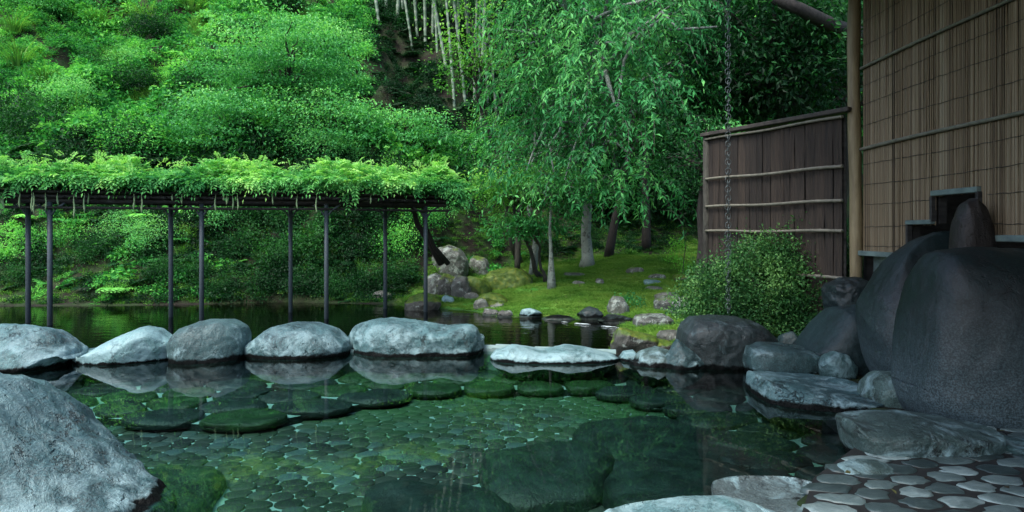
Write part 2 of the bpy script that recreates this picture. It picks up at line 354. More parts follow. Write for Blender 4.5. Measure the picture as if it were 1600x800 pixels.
# ------------------------------------------------------------------ pool and pond
def sheet(name, poly, z, mat, **kw):
    bm = bmesh.new(); f = bm.faces.new([bm.verts.new((x, y, z)) for x, y in poly]); bm.normal_update()
    if f.normal.z < 0: f.normal_flip()
    bmesh.ops.triangulate(bm, faces=bm.faces[:])
    me = bpy.data.meshes.new(name); bm.to_mesh(me); bm.free(); return link(name, me, mat, kind='structure', **kw)
sheet('pool_water', POOL, 0.0, MT['pool_water'])
sheet('pond_water', POND, -.045, MT['pond_water'])
FLOOR = -.36
m = NM('pool_mortar'); P = m.pos(); n = m.noise(P, 5, 6, .7); n2 = m.noise(P, .9, 5, .6, .5)
c = m.mix(m.ramp(n, .35, .65), (.15, .23, .21), (.27, .38, .36)); c = m.mix(m.math('MULTIPLY', m.ramp(n2, .5, .6), .6), c, (.10, .24, .09))
MT['mortar'] = m.done(m.bsdf(c, .8, m.bump(n, .3, .01)))
pool_floor = sheet('pool_floor', POOL, FLOOR, MT['mortar'])
# low mortar kerb between the pool and the pond
g = Geo()
kp = [(-13, 8.43), (-4, 8.43), (-.5, 8.68), (.3, 8.53), (1.35, 8.36)]
for (a, b) in zip(kp[:-1], kp[1:]):
    L = math.dist(a, b); n = int(L/.25)
    for i in range(n):
        t = (i+.5)/n; x = a[0]+(b[0]-a[0])*t; y = a[1]+(b[1]-a[1])*t
        g.box((x, y, -.29+.012*math.sin(i*1.7)), (L/n*.53, .13+.02*math.sin(i*2.3), .33), math.atan2(b[1]-a[1], b[0]-a[0]))
MT['kerb'] = plain('pale_mortar', (0.1344, 0.2128, 0.2064), (0.2240, 0.3248, 0.3150), 7, .8)
link('pool_kerb', g.mesh('pool_kerb'), MT['kerb'], kind='structure')

# ------------------------------------------------------------------ packed stones (pool cobbles and paving)
def pack(poly, rmin, rmax, excl, sx, seed, tries=26000, edge=.05, gap=.004, relax=7):
    r_ = np.random.default_rng(seed); P = np.array(poly); lo, hi = P.min(0), P.max(0); pts = []; rad = []; cell = {}
    C = r_.uniform(lo, hi, (tries, 2)); RR = rmin+(rmax-rmin)*r_.random(tries)**1.3*np.where(np.arange(tries) > tries*.35, .15, 1)*np.where(np.arange(tries) > tries*.15, .6, 1)
    ok = sdist(poly, C[:, 0], C[:, 1]) < -edge
    for (cx, cy, rx, ry) in excl: ok &= ((C[:, 0]-cx)/rx)**2+((C[:, 1]-cy)/ry)**2 > 1
    gs = rmax*2
    for (x, y), r in zip(C[ok], RR[ok]):
        x_ = x/sx; k = (int(x_//gs), int(y//gs)); good = True
        for a in (-1, 0, 1):
            for b in (-1, 0, 1):
                for j in cell.get((k[0]+a, k[1]+b), ()):
                    if math.hypot(pts[j][0]-x_, pts[j][1]-y) < (r+rad[j])*.83: good = False; break
        if good: cell.setdefault(k, []).append(len(pts)); pts.append((x_, y)); rad.append(r)
    pts = np.array(pts); rad = np.array(rad); out = []
    S = r_.uniform(lo, hi, (50000, 2)); k = sdist(poly, S[:, 0], S[:, 1]) < -edge
    for (cx, cy, rx, ry) in excl: k &= ((S[:, 0]-cx)/rx)**2+((S[:, 1]-cy)/ry)**2 > 1
    S = S[k]/(sx, 1)
    for _ in range(relax):
        own = np.concatenate([((c[:, None]-pts[None])**2).sum(-1).argmin(1) for c in np.array_split(S, 50)])
        cnt = np.bincount(own, minlength=len(pts)); m_ = np.stack([np.bincount(own, S[:, q], len(pts)) for q in (0, 1)], 1)/np.maximum(cnt, 1)[:, None]
        pts = np.where(cnt[:, None] > 0, pts+.6*(m_-pts), pts)
    K = 16; th = np.arange(K)*2*math.pi/K
    for i in range(len(pts)):
        d = pts-pts[i]; dist = np.hypot(d[:, 0], d[:, 1]); nb = np.where((dist > 0) & (dist < rmax*4.5))[0]
        rr = np.full(K, rad.mean()*1.35)
        for j in nb:
            w = dist[j]*.5-gap; c = np.cos(th-math.atan2(d[j, 1], d[j, 0]))
            rr = np.where(c > .08, np.minimum(rr, w/np.maximum(c, .08)), rr)
        rr = .54*rr+.23*np.roll(rr, 1)+.23*np.roll(rr, -1)
        if rr.mean() < .03: continue
        rr *= 1+.012*r_.standard_normal(K)
        out.append((pts[i][0]*sx, pts[i][1], rr))
    return out
def cobble_geo(g, c, sx, h, tone, z0=0., o=(0, 0), tilt=0):
    x, y, rr = c; k = len(rr); th = np.arange(k)*2*math.pi/k
    ring = lambda s, z: np.stack([np.cos(th)*rr*s*sx, np.sin(th)*rr*s, np.full(k, z)+tilt*np.cos(th)], -1)
    v = np.vstack([ring(1, z0-.02), ring(.96, z0+h*.5), ring(.78, z0+h*.93), [[0, 0, z0+h]]])+np.array([x-o[0], y-o[1], 0])
    f4 = [(i*k+j, i*k+(j+1) % k, (i+1)*k+(j+1) % k, (i+1)*k+j) for i in range(2) for j in range(k)]
    g.add(v, [(2*k+j, 2*k+(j+1) % k, 3*k) for j in range(k)], f4, tone)

# submerged boulders: photo centre and half size -> place on the floor
SUBS = [  # px, py, half width px, half height px, top z, material, words
 (855, 724, 105, 42, -.13, 'sub', 'broad dark submerged boulder left of the white mortar wedge, ringed by cobbles'),
 (1030, 690, 130, 44, -.2, 'sub', 'wide dark submerged slab just behind the white mortar wedge'),
 (1085, 752, 128, 46, -.1, 'sub', 'blue-tinted submerged slab right of the white mortar wedge, near the bottom edge'),
 (685, 790, 118, 46, -.12, 'sub', 'rounded dark submerged boulder at the bottom centre of the pool'),
 (235, 780, 95, 62, -.14, 'sub', 'mossy submerged boulder at the foot of the big foreground rock'),
]
_ico = {}
def ico(n):
    if n not in _ico:
        bm = bmesh.new(); bmesh.ops.create_icosphere(bm, subdivisions=n, radius=1)
        _ico[n] = (np.array([v.co[:] for v in bm.verts]), np.array([[v.index for v in f.verts] for f in bm.faces])); bm.free()
    return _ico[n]
def raw_rock(sub, n, seed, facets, rough, craggy=0.):
    d, F = ico(sub); r_ = np.random.default_rng(seed)
    r = (np.abs(d)**n).sum(1)**(-1/n); p = d*r[:, None]
    for _ in range(facets):
        q = unit(r_.standard_normal(3)*(1, 1, .8)); c = r_.uniform(.55, .85)*np.max(p@q)
        e = np.maximum(0, p@q-c); p = p-(e*.6)[:, None]*q
    return p, F
def rock(name, label, prof, base, Yf, depth, mat, seed, sub=6, n=2.4, facets=3, rough=.05, zbot=None, cat='rock', group=None, post=None, zfrac=.25, yaw=0):
    prof = np.array(prof, float); Yc = Yf+depth*.8
    xw = (prof[:, 0]-800)/FPX*Yc; zw = EYE-(prof[:, 1]-HPY)/FPX*Yc
    zb = EYE-(base-HPY)/FPX*Yf if zbot is None else zbot
    x0, x1 = xw[0], xw[-1]; xc, hx = (x0+x1)/2, (x1-x0)/2
    p, F = raw_rock(sub, n, seed, facets, rough)
    p = np.clip(p, -.999, .999); ex = np.abs(p[:, 0]); mz = (1-ex**n)**(1/n); ratio = np.clip(p[:, 2]/np.maximum(mz, .05), -1, 1)
    X = xc+p[:, 0]*hx; ztop = zw.max(); zeq = zb+(ztop-zb)*zfrac
    kx = np.linspace(x0, x1, 25); kz = np.interp(kx, xw, zw); pxa, wa = np.r_[prof[0, 0]-1, prof[:, 0], prof[-1, 0]+1], np.r_[base, prof[:, 1], base]
    for it in range(7):
        top = np.interp(X, kx, kz); te = np.maximum(top-zeq, -.25*(zeq-zb)-.02)
        Z = np.where(p[:, 2] >= 0, zeq+ratio*te, zeq+p[:, 2]*(zeq-(zb-.25)))
        V = np.stack([X, Yc+p[:, 1]*depth, Z], -1); size = min(hx, depth, max(ztop-zb, .1))
        if it == 0:
            nd = unit(p*np.array([1/hx, 1/depth, 1/max(ztop-zb, .1)])*size); q = V+seed*3.1
            a = fbm(q*1.6/max(size, .12)*.5, seed, 3)*.5+(np.abs(fbm(q*5.5, seed+5, 4))-.4)*-.35+fbm(q*18, seed+9, 3)*.16+np.minimum(0, fbm(q*3.2, seed+21, 2)+.15)*.5; a = (a-a.mean())*rough*size*1.6
        V = V+nd*a[:, None]
        if it < 6:
            py = HPY+(EYE-V[:, 2])/V[:, 1]*FPX; b = np.clip(np.round((V[:, 0]-x0)/(x1-x0)*24), 0, 24).astype(int); mn = np.full(25, 1e9); np.minimum.at(mn, b, py); 
            e = np.where(mn < 1e8, mn-np.interp(kx, xw, prof[:, 1]), 0); e[:2] = 0; e[-2:] = 0; e = .25*np.roll(e, 1)+.5*e+.25*np.roll(e, -1); kz = kz+.6*e/FPX*(Yc+.3*depth)
    o = np.array([xc, Yc, zb]); V = V-o
    if post: V = post(V)
    g = Geo(); g.add(V, f3=F); me = g.mesh(name, True)
    return link(name, me, MT[mat], loc=tuple(o), label=label, cat=cat, group=group)
excl = []
LEDGE = [(-6.5, 8.3), (-6.5, 6.3), (-4.1, 6.45), (-2.6, 6.15), (-1.9, 6.75), (-.9, 7.6), (.9, 7.6), (1.5, 7.1), (1.85, 6.2), (2.05, 5.6), (1.85, 4.9), (1.55, 4.3), (1.7, 4.0), (2.3, 4.35), (2.75, 4.85),
         (3.02, 5.6), (3.05, 6.7), (2.85, 7.5), (2.1, 8.0), (1.3, 8.15), (.3, 8.3), (-.5, 8.45), (-4, 8.3)]
for k, (px, py, hw, hh, zt, mt, lab) in enumerate(SUBS):
    zt = min(zt*.9-.06, -.16); cx, cy = plan(px, py, zt-.04); rx = hw/FPX*cy; ry = min(1.0, max(.16, hh*cy*cy/FPX/(EYE-zt)))
    d, F = ico(5); r_ = np.random.default_rng(50+k); n = 3.4
    p = d*((np.abs(d)**n).sum(1)**(-1/n))[:, None]
    th = np.arctan2(p[:, 1], p[:, 0]); w = 1+.1*np.sin(2*th+k)+.07*np.sin(3*th+2.1*k)+.04*np.sin(5*th+k*.7)
    V = p*np.array([rx, ry, 1])*np.stack([w, w, np.ones_like(w)], -1); hz = zt-FLOOR
    V[:, 2] = p[:, 2]*np.where(p[:, 2] > 0, hz, .1)+.16*hz*fbm(V*3+k, k, 3)*(p[:, 2] > 0); V += .02*fbm(V*3+k*2, k+3, 3)[:, None]*unit(p)
    g = Geo(); g.add(V, f3=F)
    link('submerged_boulder', g.mesh('submerged_boulder', True), MT[mt], loc=(cx, cy, FLOOR), label=lab, cat='boulder')
    excl.append((cx, cy, rx*1.07, ry*1.07))
m = NM('cobble_stone'); P = m.pos(); n1 = m.noise(P, 9, 6, .7); n2 = m.noise(P, .8, 4, .6, .6); t = m.tone()
sep = m.n('ShaderNodeSeparateXYZ', Vector=P).outputs
c = m.cramp(m.math('MULTIPLY_ADD', m.math('SUBTRACT', n1, .5), .7, t), [(.05, (.004, .007, .006)), (.4, (.014, .020, .016)), (.7, (.030, .038, .028)), (.95, (.040, .065, .072))])
gr = m.math('MULTIPLY', m.ramp(m.math('ADD', m.math('MULTIPLY', n2, 4.0), sep[1]), 7.6, 9.4), .8)
c = m.mix(gr, c, m.mix(n1, (.010, .045, .012), (.035, .11, .025)))
MT['cobble'] = m.done(m.bsdf(c, .7, m.bump(n1, .3, .01)))
bm = bmesh.new(); vs_ = [bm.verts.new((x, y, -.285)) for x, y in LEDGE]; f_ = bm.faces.new(vs_); ex_ = bmesh.ops.extrude_face_region(bm, geom=[f_]); [setattr(v, 'co', v.co-Vector((0, 0, .09))) for v in ex_['geom'] if isinstance(v, bmesh.types.BMVert)]
bmesh.ops.recalc_face_normals(bm, faces=bm.faces[:]); me = bpy.data.meshes.new('pool_ledge'); bm.to_mesh(me); bm.free(); me.materials.append(MT['mortar']); me.materials.append(MT['sub'])
for p_ in me.polygons: p_.material_index = 0 if p_.normal.z > .5 else 1
ledge = link('pool_ledge', me, kind='structure')
for k, (cx, cy, rr) in enumerate(pack(LEDGE, .19, .34, [], 1.5, 31, 6000, -.05, .022, 4)):
    d, F = ico(4); n = 3.6; p = d*((np.abs(d)**n).sum(1)**(-1/n))[:, None]; K_ = len(rr)
    a_ = np.arctan2(p[:, 1], p[:, 0]) % (2*math.pi); R_ = np.interp(a_, np.arange(K_+1)*2*math.pi/K_, np.r_[rr, rr[0]]); l_ = np.linalg.norm(p[:, :2], axis=1)
    l_ = l_/np.interp(a_, *(lambda A: (A, (np.abs(np.cos(A))**n+np.abs(np.sin(A))**n)**(-1/n)))(np.linspace(0, 2*math.pi, 64)))
    V = np.stack([np.cos(a_)*R_*l_*1.5, np.sin(a_)*R_*l_, p[:, 2]*.06+.02*fbm(p*2+k, k, 3)*(p[:, 2] > 0)], -1)
    g = Geo(); g.add(V, f3=F)
    green = cy > 6 and cx < 1 and (k % 2 == 0)
    link('ledge_stone', g.mesh('ledge_stone', True), MT['subgreen' if green else 'sub'], parent=ledge, loc=(cx, cy, -.285))
cob_poly = [(-5.6, 4.3), (-5.2, 7.9), (-1, 8.3), (.8, 8.2), (2.2, 7.3), (2.3, 5.6), (1.6, 4.2), (1.0, 3.4), (-1.6, 3.4)]
cob = pack(cob_poly, .058, .10, excl, 1.25, 3, 80000, .05, .001)
cob = [c for c in cob if sdist(LEDGE, np.array([c[0]]), np.array([c[1]]))[0] > .02]
r_ = np.random.default_rng(5); cob.sort(key=lambda c: c[1])
rest = Geo()
for i, c in enumerate(cob):
    tn = r_.random(); h = .012+.01*r_.random()
    if i < 300:
        g = Geo(); cobble_geo(g, c, 1.25, h, tn, 0, (c[0], c[1]))
        link('cobble', g.mesh('cobble', True), MT['cobble'], parent=pool_floor, loc=(c[0], c[1], FLOOR))
    else: cobble_geo(rest, c, 1.25, h, tn, FLOOR)
if rest.n: link('cobble_bed', rest.mesh('cobble_bed', True), MT['cobble'], parent=pool_floor, kind='stuff')

# paving beside the pool
PAV = [(1.52, 2.3), (1.56, 3.45), (1.86, 3.95), (2.5, 4.6), (3.1, 5.0), (6.5, 5.3), (6.5, 2.3)]
MT['pavemortar'] = plain('brown_mortar', (.010, .0125, .0125), (.024, .027, .026), 6, .75, bump=.4)
pav = sheet('paving', PAV, .075, MT['pavemortar'])
m = NM('paving_stone_mat'); P = m.pos(); n1 = m.noise(P, 8, 7, .7, .5); t = m.tone()
c = m.cramp(m.math('MULTIPLY_ADD', m.math('SUBTRACT', n1, .5), 1.1, t), [(.1, (.02, .034, .035)), (.5, (.055, .085, .086)), (.8, (.10, .145, .145)), (1, (.2, .27, .27))])
MT['paver'] = m.done(m.bsdf(c, .32, m.bump(n1, .6, .02), .5))
for i, c in enumerate(sorted(pack(PAV, .07, .115, [], 1.5, 8, 12000, .06, .012, 3), key=lambda c: c[1])[:300]):
    g = Geo(); cobble_geo(g, (0, 0, c[2]*(1+.10*r_.standard_normal(len(c[2])))), 1.55, (.005+.006*r_.random()), r_.random(), 0, (0, 0), .003*r_.standard_normal())
    link('paving_stone', g.mesh('paving_stone', True), MT['paver'], parent=pav, loc=(c[0], c[1], .075), rot=(0, 0, r_.normal(0, .12)))

# ------------------------------------------------------------------ the rocks round the pool
def groove(V):
    x, y, z = V.T; c = .02+.05*x; w = np.exp(-((y+.02-c)/.045)**2)*np.clip((x+.22)*8, 0, 1)*np.clip((.34-x)*8, 0, 1)*(z > .1)
    V[:, 2] -= .13*w; return V
ROCKS = [
 ('divider_rock', 'wide blue-grey boulder with a crack, leftmost of the divider row', [(-110, 560), (-80, 515), (-20, 505), (40, 506), (90, 514), (112, 535), (124, 575)], 582, 7.25, .6, 'blue', 11, dict(facets=4)),
 ('divider_rock', 'white sloping rock peaking to the right, second from left in the divider row', [(118, 570), (135, 552), (160, 540), (190, 522), (225, 508), (250, 512), (272, 530), (284, 565)], 571, 7.7, .42, 'pale', 12, dict(facets=2, rough=.035)),
 ('divider_rock', 'squat rounded grey boulder, the tallest-sided egg in the divider row', [(276, 560), (277, 525), (290, 507), (315, 498), (355, 498), (378, 508), (386, 528), (384, 560)], 568, 7.75, .5, 'mid', 13, dict(n=2.8, facets=1, rough=.03, zfrac=.35)),
 ('divider_rock', 'smooth pale blue domed rock, third from the right in the divider row', [(383, 555), (392, 530), (420, 510), (455, 502), (495, 503), (525, 512), (542, 530), (549, 552)], 560, 8.05, .5, 'blue', 14, dict(facets=1, rough=.025)),
 ('divider_rock', 'longest blocky boulder with faceted front, right half of the divider row', [(540, 548), (543, 515), (560, 503), (600, 495), (650, 499), (695, 507), (735, 505), (750, 518), (754, 552)], 557, 8.2, .55, 'blue', 15, dict(n=3.4, facets=5, rough=.07, zfrac=.4)),
 ('divider_rock', 'low flat white rock with two gentle humps, rightmost of the divider row', [(766, 556), (775, 545), (800, 537), (825, 540), (850, 544), (885, 537), (920, 541), (950, 549), (967, 558)], 569, 7.75, .36, 'pale', 16, dict(facets=0, rough=.015, zfrac=.2)),
 ('bank_rock', 'small whitish knob right of the low white divider rock', [(966, 560), (975, 548), (990, 546), (1002, 556)], 566, 7.85, .16, 'pale', 17, dict(sub=5)),
 ('bank_rock', 'craggy brown and white stone at the waterline, between the knob and the big bank boulder', [(985, 570), (1000, 548), (1030, 540), (1055, 548), (1066, 572)], 575, 7.5, .26, 'warm', 18, dict(sub=5, facets=5, rough=.12)),
 ('bank_rock', 'jagged black rock with a white streak leaning against the big bank boulder', [(1030, 570), (1045, 545), (1058, 528), (1080, 540), (1100, 560), (1110, 578)], 580, 7.4, .28, 'mid', 19, dict(sub=5, facets=6, rough=.14)),
 ('bank_rock', 'large brown-grey rounded boulder in front of the green shrub, chain above it', [(1056, 555), (1060, 512), (1075, 494), (1110, 491), (1150, 493), (1185, 500), (1202, 520), (1206, 560)], 577, 7.45, .55, 'dark', 20, dict(n=2.9, facets=3, rough=.04, zfrac=.45)),
 ('bank_rock', 'flat grey stone with a dark slit in its top, right of the large boulder', [(1163, 560), (1166, 540), (1185, 532), (1225, 534), (1262, 539), (1282, 550), (1286, 568)], 582, 7.0, .36, 'mid', 21, dict(n=2.6, facets=1, rough=.03, zfrac=.5, post=groove)),
 ('bank_rock', 'small angular blue-grey stone peeking up behind the slit stone', [(1208, 545), (1222, 522), (1238, 517), (1252, 532), (1262, 545)], 556, 7.9, .16, 'cone', 22, dict(sub=5, facets=5, rough=.1)),
 ('bank_rock', 'small angular grey stone between the slit stone and the cone rock', [(1282, 575), (1288, 555), (1305, 548), (1322, 552), (1335, 575)], 582, 6.7, .18, 'mid', 23, dict(sub=5, facets=6, rough=.08)),
 ('cone_rock', 'smooth grey cone-shaped boulder below the dark perched stone', [(1250, 560), (1262, 530), (1285, 500), (1305, 480), (1335, 472), (1370, 474), (1390, 560)], 580, 6.95, .5, 'cone', 24, dict(facets=1, rough=.02, n=2.8)),
 ('perched_stone', 'dark wrinkled stone perched beside the log post, above the cone-shaped boulder', [(1290, 463), (1296, 444), (1315, 433), (1342, 432), (1362, 440), (1367, 465)], 482, 7.35, .3, 'volcanic', 25, dict(facets=4, rough=.09, zbot=.74, zfrac=.45)),
 ('long_rock', 'long pale blue-white rock sloping into the water, below the cone-shaped boulder', [(1180, 604), (1183, 584), (1205, 579), (1260, 582), (1310, 585), (1345, 590), (1372, 605), (1385, 640)], 648, 5.75, .62, 'blue', 26, dict(n=3.0, facets=3, rough=.05, zfrac=.35)),
 ('bank_rock', 'warm grey upright lump at the right end of the long pale rock', [(1350, 640), (1362, 590), (1378, 578), (1400, 580), (1414, 600), (1420, 645)], 650, 5.6, .3, 'warm', 27, dict(facets=4, rough=.07, sub=5)),
 ('flat_rock', 'broad low slab with a sandy top beside the paving, front of the huge boulder', [(1284, 690), (1290, 665), (1315, 648), (1370, 641), (1440, 640), (1500, 648), (1540, 660), (1552, 690)], 727, 4.36, .36, 'warm', 28, dict(n=2.5, facets=2, rough=.045, zfrac=.5)),
 ('tall_boulder', 'tall dark boulder with a slanting left side, left of the huge one', [(1340, 600), (1345, 530), (1362, 450), (1400, 398), (1440, 370), (1475, 360), (1510, 364), (1560, 400), (1600, 520)], 625, 5.95, .55, 'volcanic', 29, dict(n=2.6, facets=2, rough=.03, zfrac=.2)),
 ('huge_boulder', 'huge rounded dark boulder filling the right edge, speckled blue-grey low down', [(1415, 640), (1424, 520), (1440, 420), (1460, 392), (1520, 385), (1600, 388), (1680, 400), (1760, 460), (1800, 640)], 672, 4.95, .6, 'volcanic', 30, dict(n=2.8, facets=2, rough=.025, zfrac=.18)),
 ('standing_stone', 'narrow rounded reddish-black stone standing upright in the wall opening', [(1490, 385), (1494, 342), (1504, 318), (1519, 309), (1533, 318), (1543, 345), (1548, 385)], 420, 5.72, .15, 'redblack', 31, dict(n=3.0, facets=0, rough=.02, sub=6, zbot=1.0)),
 ('foreground_rock', 'great pale blue-grey rock sloping across the bottom left corner', [(-520, 800), (-400, 640), (-250, 590), (-120, 576), (-20, 582), (35, 597), (85, 640), (150, 690), (215, 735), (280, 775), (325, 835)], 900, 3.3, .7, 'blue', 32, dict(n=2.6, facets=5, rough=.085, zfrac=.1, zbot=-.3)),
 ('edge_rock', 'flat white-topped wet rock cutting the bottom edge of the picture', [(930, 815), (950, 795), (1010, 786), (1080, 775), (1150, 774), (1200, 786), (1235, 815)], 850, 3.25, .2, 'pale', 33, dict(n=3, facets=3, rough=.07, zfrac=.4)),
 ('edge_rock', 'half-sunk grey rock with bright mineral patches where paving meets water', [(1120, 810), (1145, 786), (1185, 772), (1225, 764), (1265, 760), (1296, 770), (1304, 805)], 815, 3.5, .3, 'wetpatch', 34, dict(n=2.6, facets=4, rough=.09, zfrac=.5)),
 ('edge_rock', 'thin wedge of pale stone tucked under the broad low slab', [(1288, 745), (1310, 725), (1345, 716), (1380, 718), (1405, 728)], 748, 4.02, .13, 'warm', 35, dict(sub=5, facets=3, rough=.08)),
 ('edge_rock', 'dark low rock at the right picture edge behind the paving', [(1545, 700), (1560, 685), (1600, 680), (1650, 685), (1670, 705)], 722, 4.3, .25, 'mid', 36, dict(sub=5, facets=3, rough=.06)),
]
for nm, lab, prof, base, Yf, dep, mt, seed, kw in ROCKS:
    rock(nm, lab, prof, base, Yf, dep, mt, seed, **kw)

# rocks on the far shore and in the moss garden: px0, px1, top, base, material, label
SH = [
 (636, 688, 455, 482, 'mossy', 13.3, 'mossy bank rock behind the rightmost steel post'),
 (664, 700, 424, 462, 'lichen', 13.9, 'upright rock with a white lichen streak beside the rightmost steel post'),
 (686, 715, 425, 462, 'mossy', 13.8, 'dark moss-capped block right of the white-streaked rock'),
 (706, 734, 426, 466, 'shore', 13.6, 'bare grey block between two mossy blocks on the far shore'),
 (722, 765, 430, 462, 'mossfull', 13.9, 'mossy block under the green mound on the far shore'),
 (676, 728, 381, 425, 'lichen', 14.9, 'tall dark rock with round white lichen rings at the end of the pergola'),
 (730, 762, 396, 424, 'lichen', 14.9, 'dark jagged rock with a hollow, right of the lichen-ringed one'),
 (756, 832, 414, 448, 'mossfull', 14.6, 'broad rock wholly under bright green moss'),
 (691, 707, 461, 473, 'pale', 13.2, 'small round white stone on the mossy far bank'),
 (728, 746, 455, 468, 'shore', 13.0, 'small grey stone left of the orange-mossed shore rocks'),
 (742, 760, 464, 484, 'shore', 12.6, 'pale upright shore stone below the orange moss'),
 (742, 790, 455, 478, 'mossfull', 12.9, 'orange-green mossed rock near the shore corner'),
 (768, 788, 470, 480, 'shore', 12.5, 'small pale slab in orange moss'),
 (757, 778, 481, 494, 'shore', 12.3, 'first grey stone of the low shoreline row'),
 (777, 802, 482, 496, 'shore', 12.15, 'second grey stone of the low shoreline row'),
 (811, 847, 481, 497, 'pale', 12.0, 'white-topped oblong stone on the shoreline of the moss lawn'),
 (845, 900, 491, 502, 'dark', 11.7, 'low wet black stone with water running over it'),
 (902, 942, 478, 499, 'dark', 11.7, 'dark brown rounded stone beside the little cascade'),
 (949, 982, 459, 492, 'lichen', 11.3, 'upright stone with a white cap and black foot by the cascade'),
 (935, 992, 490, 507, 'dark', 10.9, 'wet black stone in the cascade'),
 (985, 1052, 485, 510, 'lichen', 10.4, 'rounded rock with a white patch right of the cascade'),
 (1020, 1088, 459, 482, 'lichen', 11.3, 'long lichen-speckled ledge rock in front of the moss lawn'),
 (1040, 1095, 478, 490, 'dark', 10.6, 'flat dark slab below the lichen-speckled ledge'),
 (955, 1030, 510, 548, 'mossy', 8.9, 'rough mossy rock at the pond corner behind the whitish knob'),
 (995, 1060, 527, 550, 'mossy', 8.6, 'low greenish slab between pond corner and bank boulder'),
 (1028, 1066, 512, 532, 'shore', 8.9, 'grey pitted stone left of the big bank boulder'),
 (1023, 1062, 455, 465, 'shore', 12.4, 'flat pale stepping stone nearest the lichen ledge'),
 (1007, 1035, 446, 453, 'shore', 13.0, 'middle flat stepping stone on the moss path'),
 (1003, 1033, 436, 443, 'pale', 13.9, 'far flat stepping stone, pale on top, on the moss path'),
 (1013, 1042, 427, 436, 'lichen', 14.5, 'dark speckled stone set in the moss below the bright sapling'),
 (1050, 1092, 427, 437, 'mossy', 14.4, 'brown mossy ledge under the bright sapling'),
 (930, 944, 434, 444, 'shore', 13.8, 'small brown stone alone in the moss lawn'),
 (893, 915, 438, 446, 'shore', 13.6, 'flat brown stone at the left of the moss lawn'),
 (978, 1008, 416, 427, 'shore', 15.2, 'long thin flat stone crossing the far moss lawn'),
 (880, 915, 425, 430, 'shore', 15.0, 'thin flat stone in front of the lichened trunk'),
 (585, 612, 453, 468, 'shore', 14.2, 'pale stone in the dark bank behind the third front post'),
]
for k, (a, b, t, bs, mt, Yc, lab) in enumerate(SH):
    if b < 800: a -= 3; b += 3
    w = b-a; h = bs-t; r_ = np.random.default_rng(900+k); j = r_.normal(0, .06, 5)*h
    prof = [(a, bs-h*.3), (a+w*.1, t+h*.3+j[0]*2), (a+w*.3, t+h*.02+abs(j[1])*2), (a+w*.5, t+abs(j[2])*2), (a+w*.8, t+h*.15+abs(j[3])), (a+w*.94, t+h*.4), (b, bs-h*.2)]
    hy = hit((a+b)/2, bs-1.5)[1]; Yc = hy if abs(hy-Yc) < 3 else Yc
    dep = max(.1, min(.6, w/FPX*Yc*.42))
    zb = EYE-(bs-HPY)/FPX*Yc
    rock('garden_rock' if t < 455 and a > 850 else 'shore_rock', lab, prof, bs, Yc-dep*.8, dep, mt, 200+k, sub=5 if w > 25 else 4, n=3.4, facets=6, rough=.10 if h > 12 else .03, zbot=zb-.04, zfrac=.5 if h > 12 else .2)
# ------------------------------------------------------------------ building on the right: reed wall, post, fence, roof
WX = 4.4
wall = empty('reed_wall', (WX, 5.5, 0), label='tall bathhouse wall clad in vertical reeds, with stepped openings around the boulders', cat='wall')
def wl(x, y, z): return (x-WX, y-5.5, z)
OPEN = [(6.0, 6.62, 1.965), (6.62, 7.06, 1.67)]      # y range, top height of the two openings; the reeds stop lower elsewhere
def bottom(y):
    if y < 6.0: return 1.56
    for a, b, t in OPEN:
        if a <= y <= b: return t
    return 1.345
g = Geo(); r_ = np.random.default_rng(3); y = 2.6
while y < 8.0:
    w = r_.uniform(.0045, .010); b = bottom(y); xo = WX-r_.uniform(0, .012)
    ln = r_.normal(0, .004)
    sgs = np.linspace(b+r_.uniform(-.012, .006), 4.68, 4)
    pts = np.stack([np.full(4, xo)+r_.normal(0, .0015, 4), y+ln*np.arange(4)+r_.normal(0, .0012, 4), sgs], -1)-np.array([WX, 5.5, 0])
    t_ = np.clip(r_.normal(.5, .17), 0, 1)
    g.tube(pts, w, 5, t_, caps=False); y += w*1.6
o = link('reed_screen', g.mesh('reed_screen', True), MT['reed'], parent=wall, kind='stuff')
g = Geo(); g.box(wl(WX+.06, 4.3, 3.14), (.035, 1.7, 1.54)); g.box(wl(WX+.06, 6.31, 3.33), (.035, .31, 1.35)); g.box(wl(WX+.06, 6.84, 3.18), (.035, .22, 1.5)); g.box(wl(WX+.06, 7.53, 3.02), (.035, .47, 1.66))
link('backing_panel', g.mesh('backing_panel'), MT['oldbeam'], parent=wall)
zs = [2.95, 2.68, 2.32]
for i, z in enumerate([1.42, 1.66, 1.93, 2.17, 2.42, 2.91, 3.18, 3.42, 3.91, 4.2]):   # binding wires
    if i == 0: rg = [(7.07, 8.0)]
    elif i == 1: rg = [(2.6, 5.95), (7.07, 8.0)]
    elif i == 2: rg = [(2.6, 5.95), (6.64, 8.0)]
    else: rg = [(2.6, 8.0)]
    for (a, b) in rg:
        ys_ = np.arange(a, b+.01, .06); zz = z+.008*np.sin(ys_*2.1+i)+.0025*r_.standard_normal(len(ys_))
        g = Geo(); g.tube(np.stack([np.full(len(ys_), WX-.018)-WX, ys_-5.5, zz], -1), .0032, 4)
        link('binding_wire', g.mesh('binding_wire'), MT['wire'], parent=wall)
def bamboo_rail(a, b, r, name, parent, k=10):
    a, b = np.array(a), np.array(b); n = 22; t = np.linspace(0, 1, n*3); rad = r*(1+.10*(np.abs((t*n) % 1-.5) > .43))*(1-.15*t)
    P = a+(b-a)*t[:, None]; P[:, 2] += .008*np.sin(t*9)
    g = Geo(); g.tube(P, rad, k); return link(name, g.mesh(name, True), MT['pole'], parent=parent)
bamboo_rail(wl(WX-.04, 8.0, 2.62), wl(WX-.04, 2.6, 2.62), .021, 'bamboo_rail', wall)
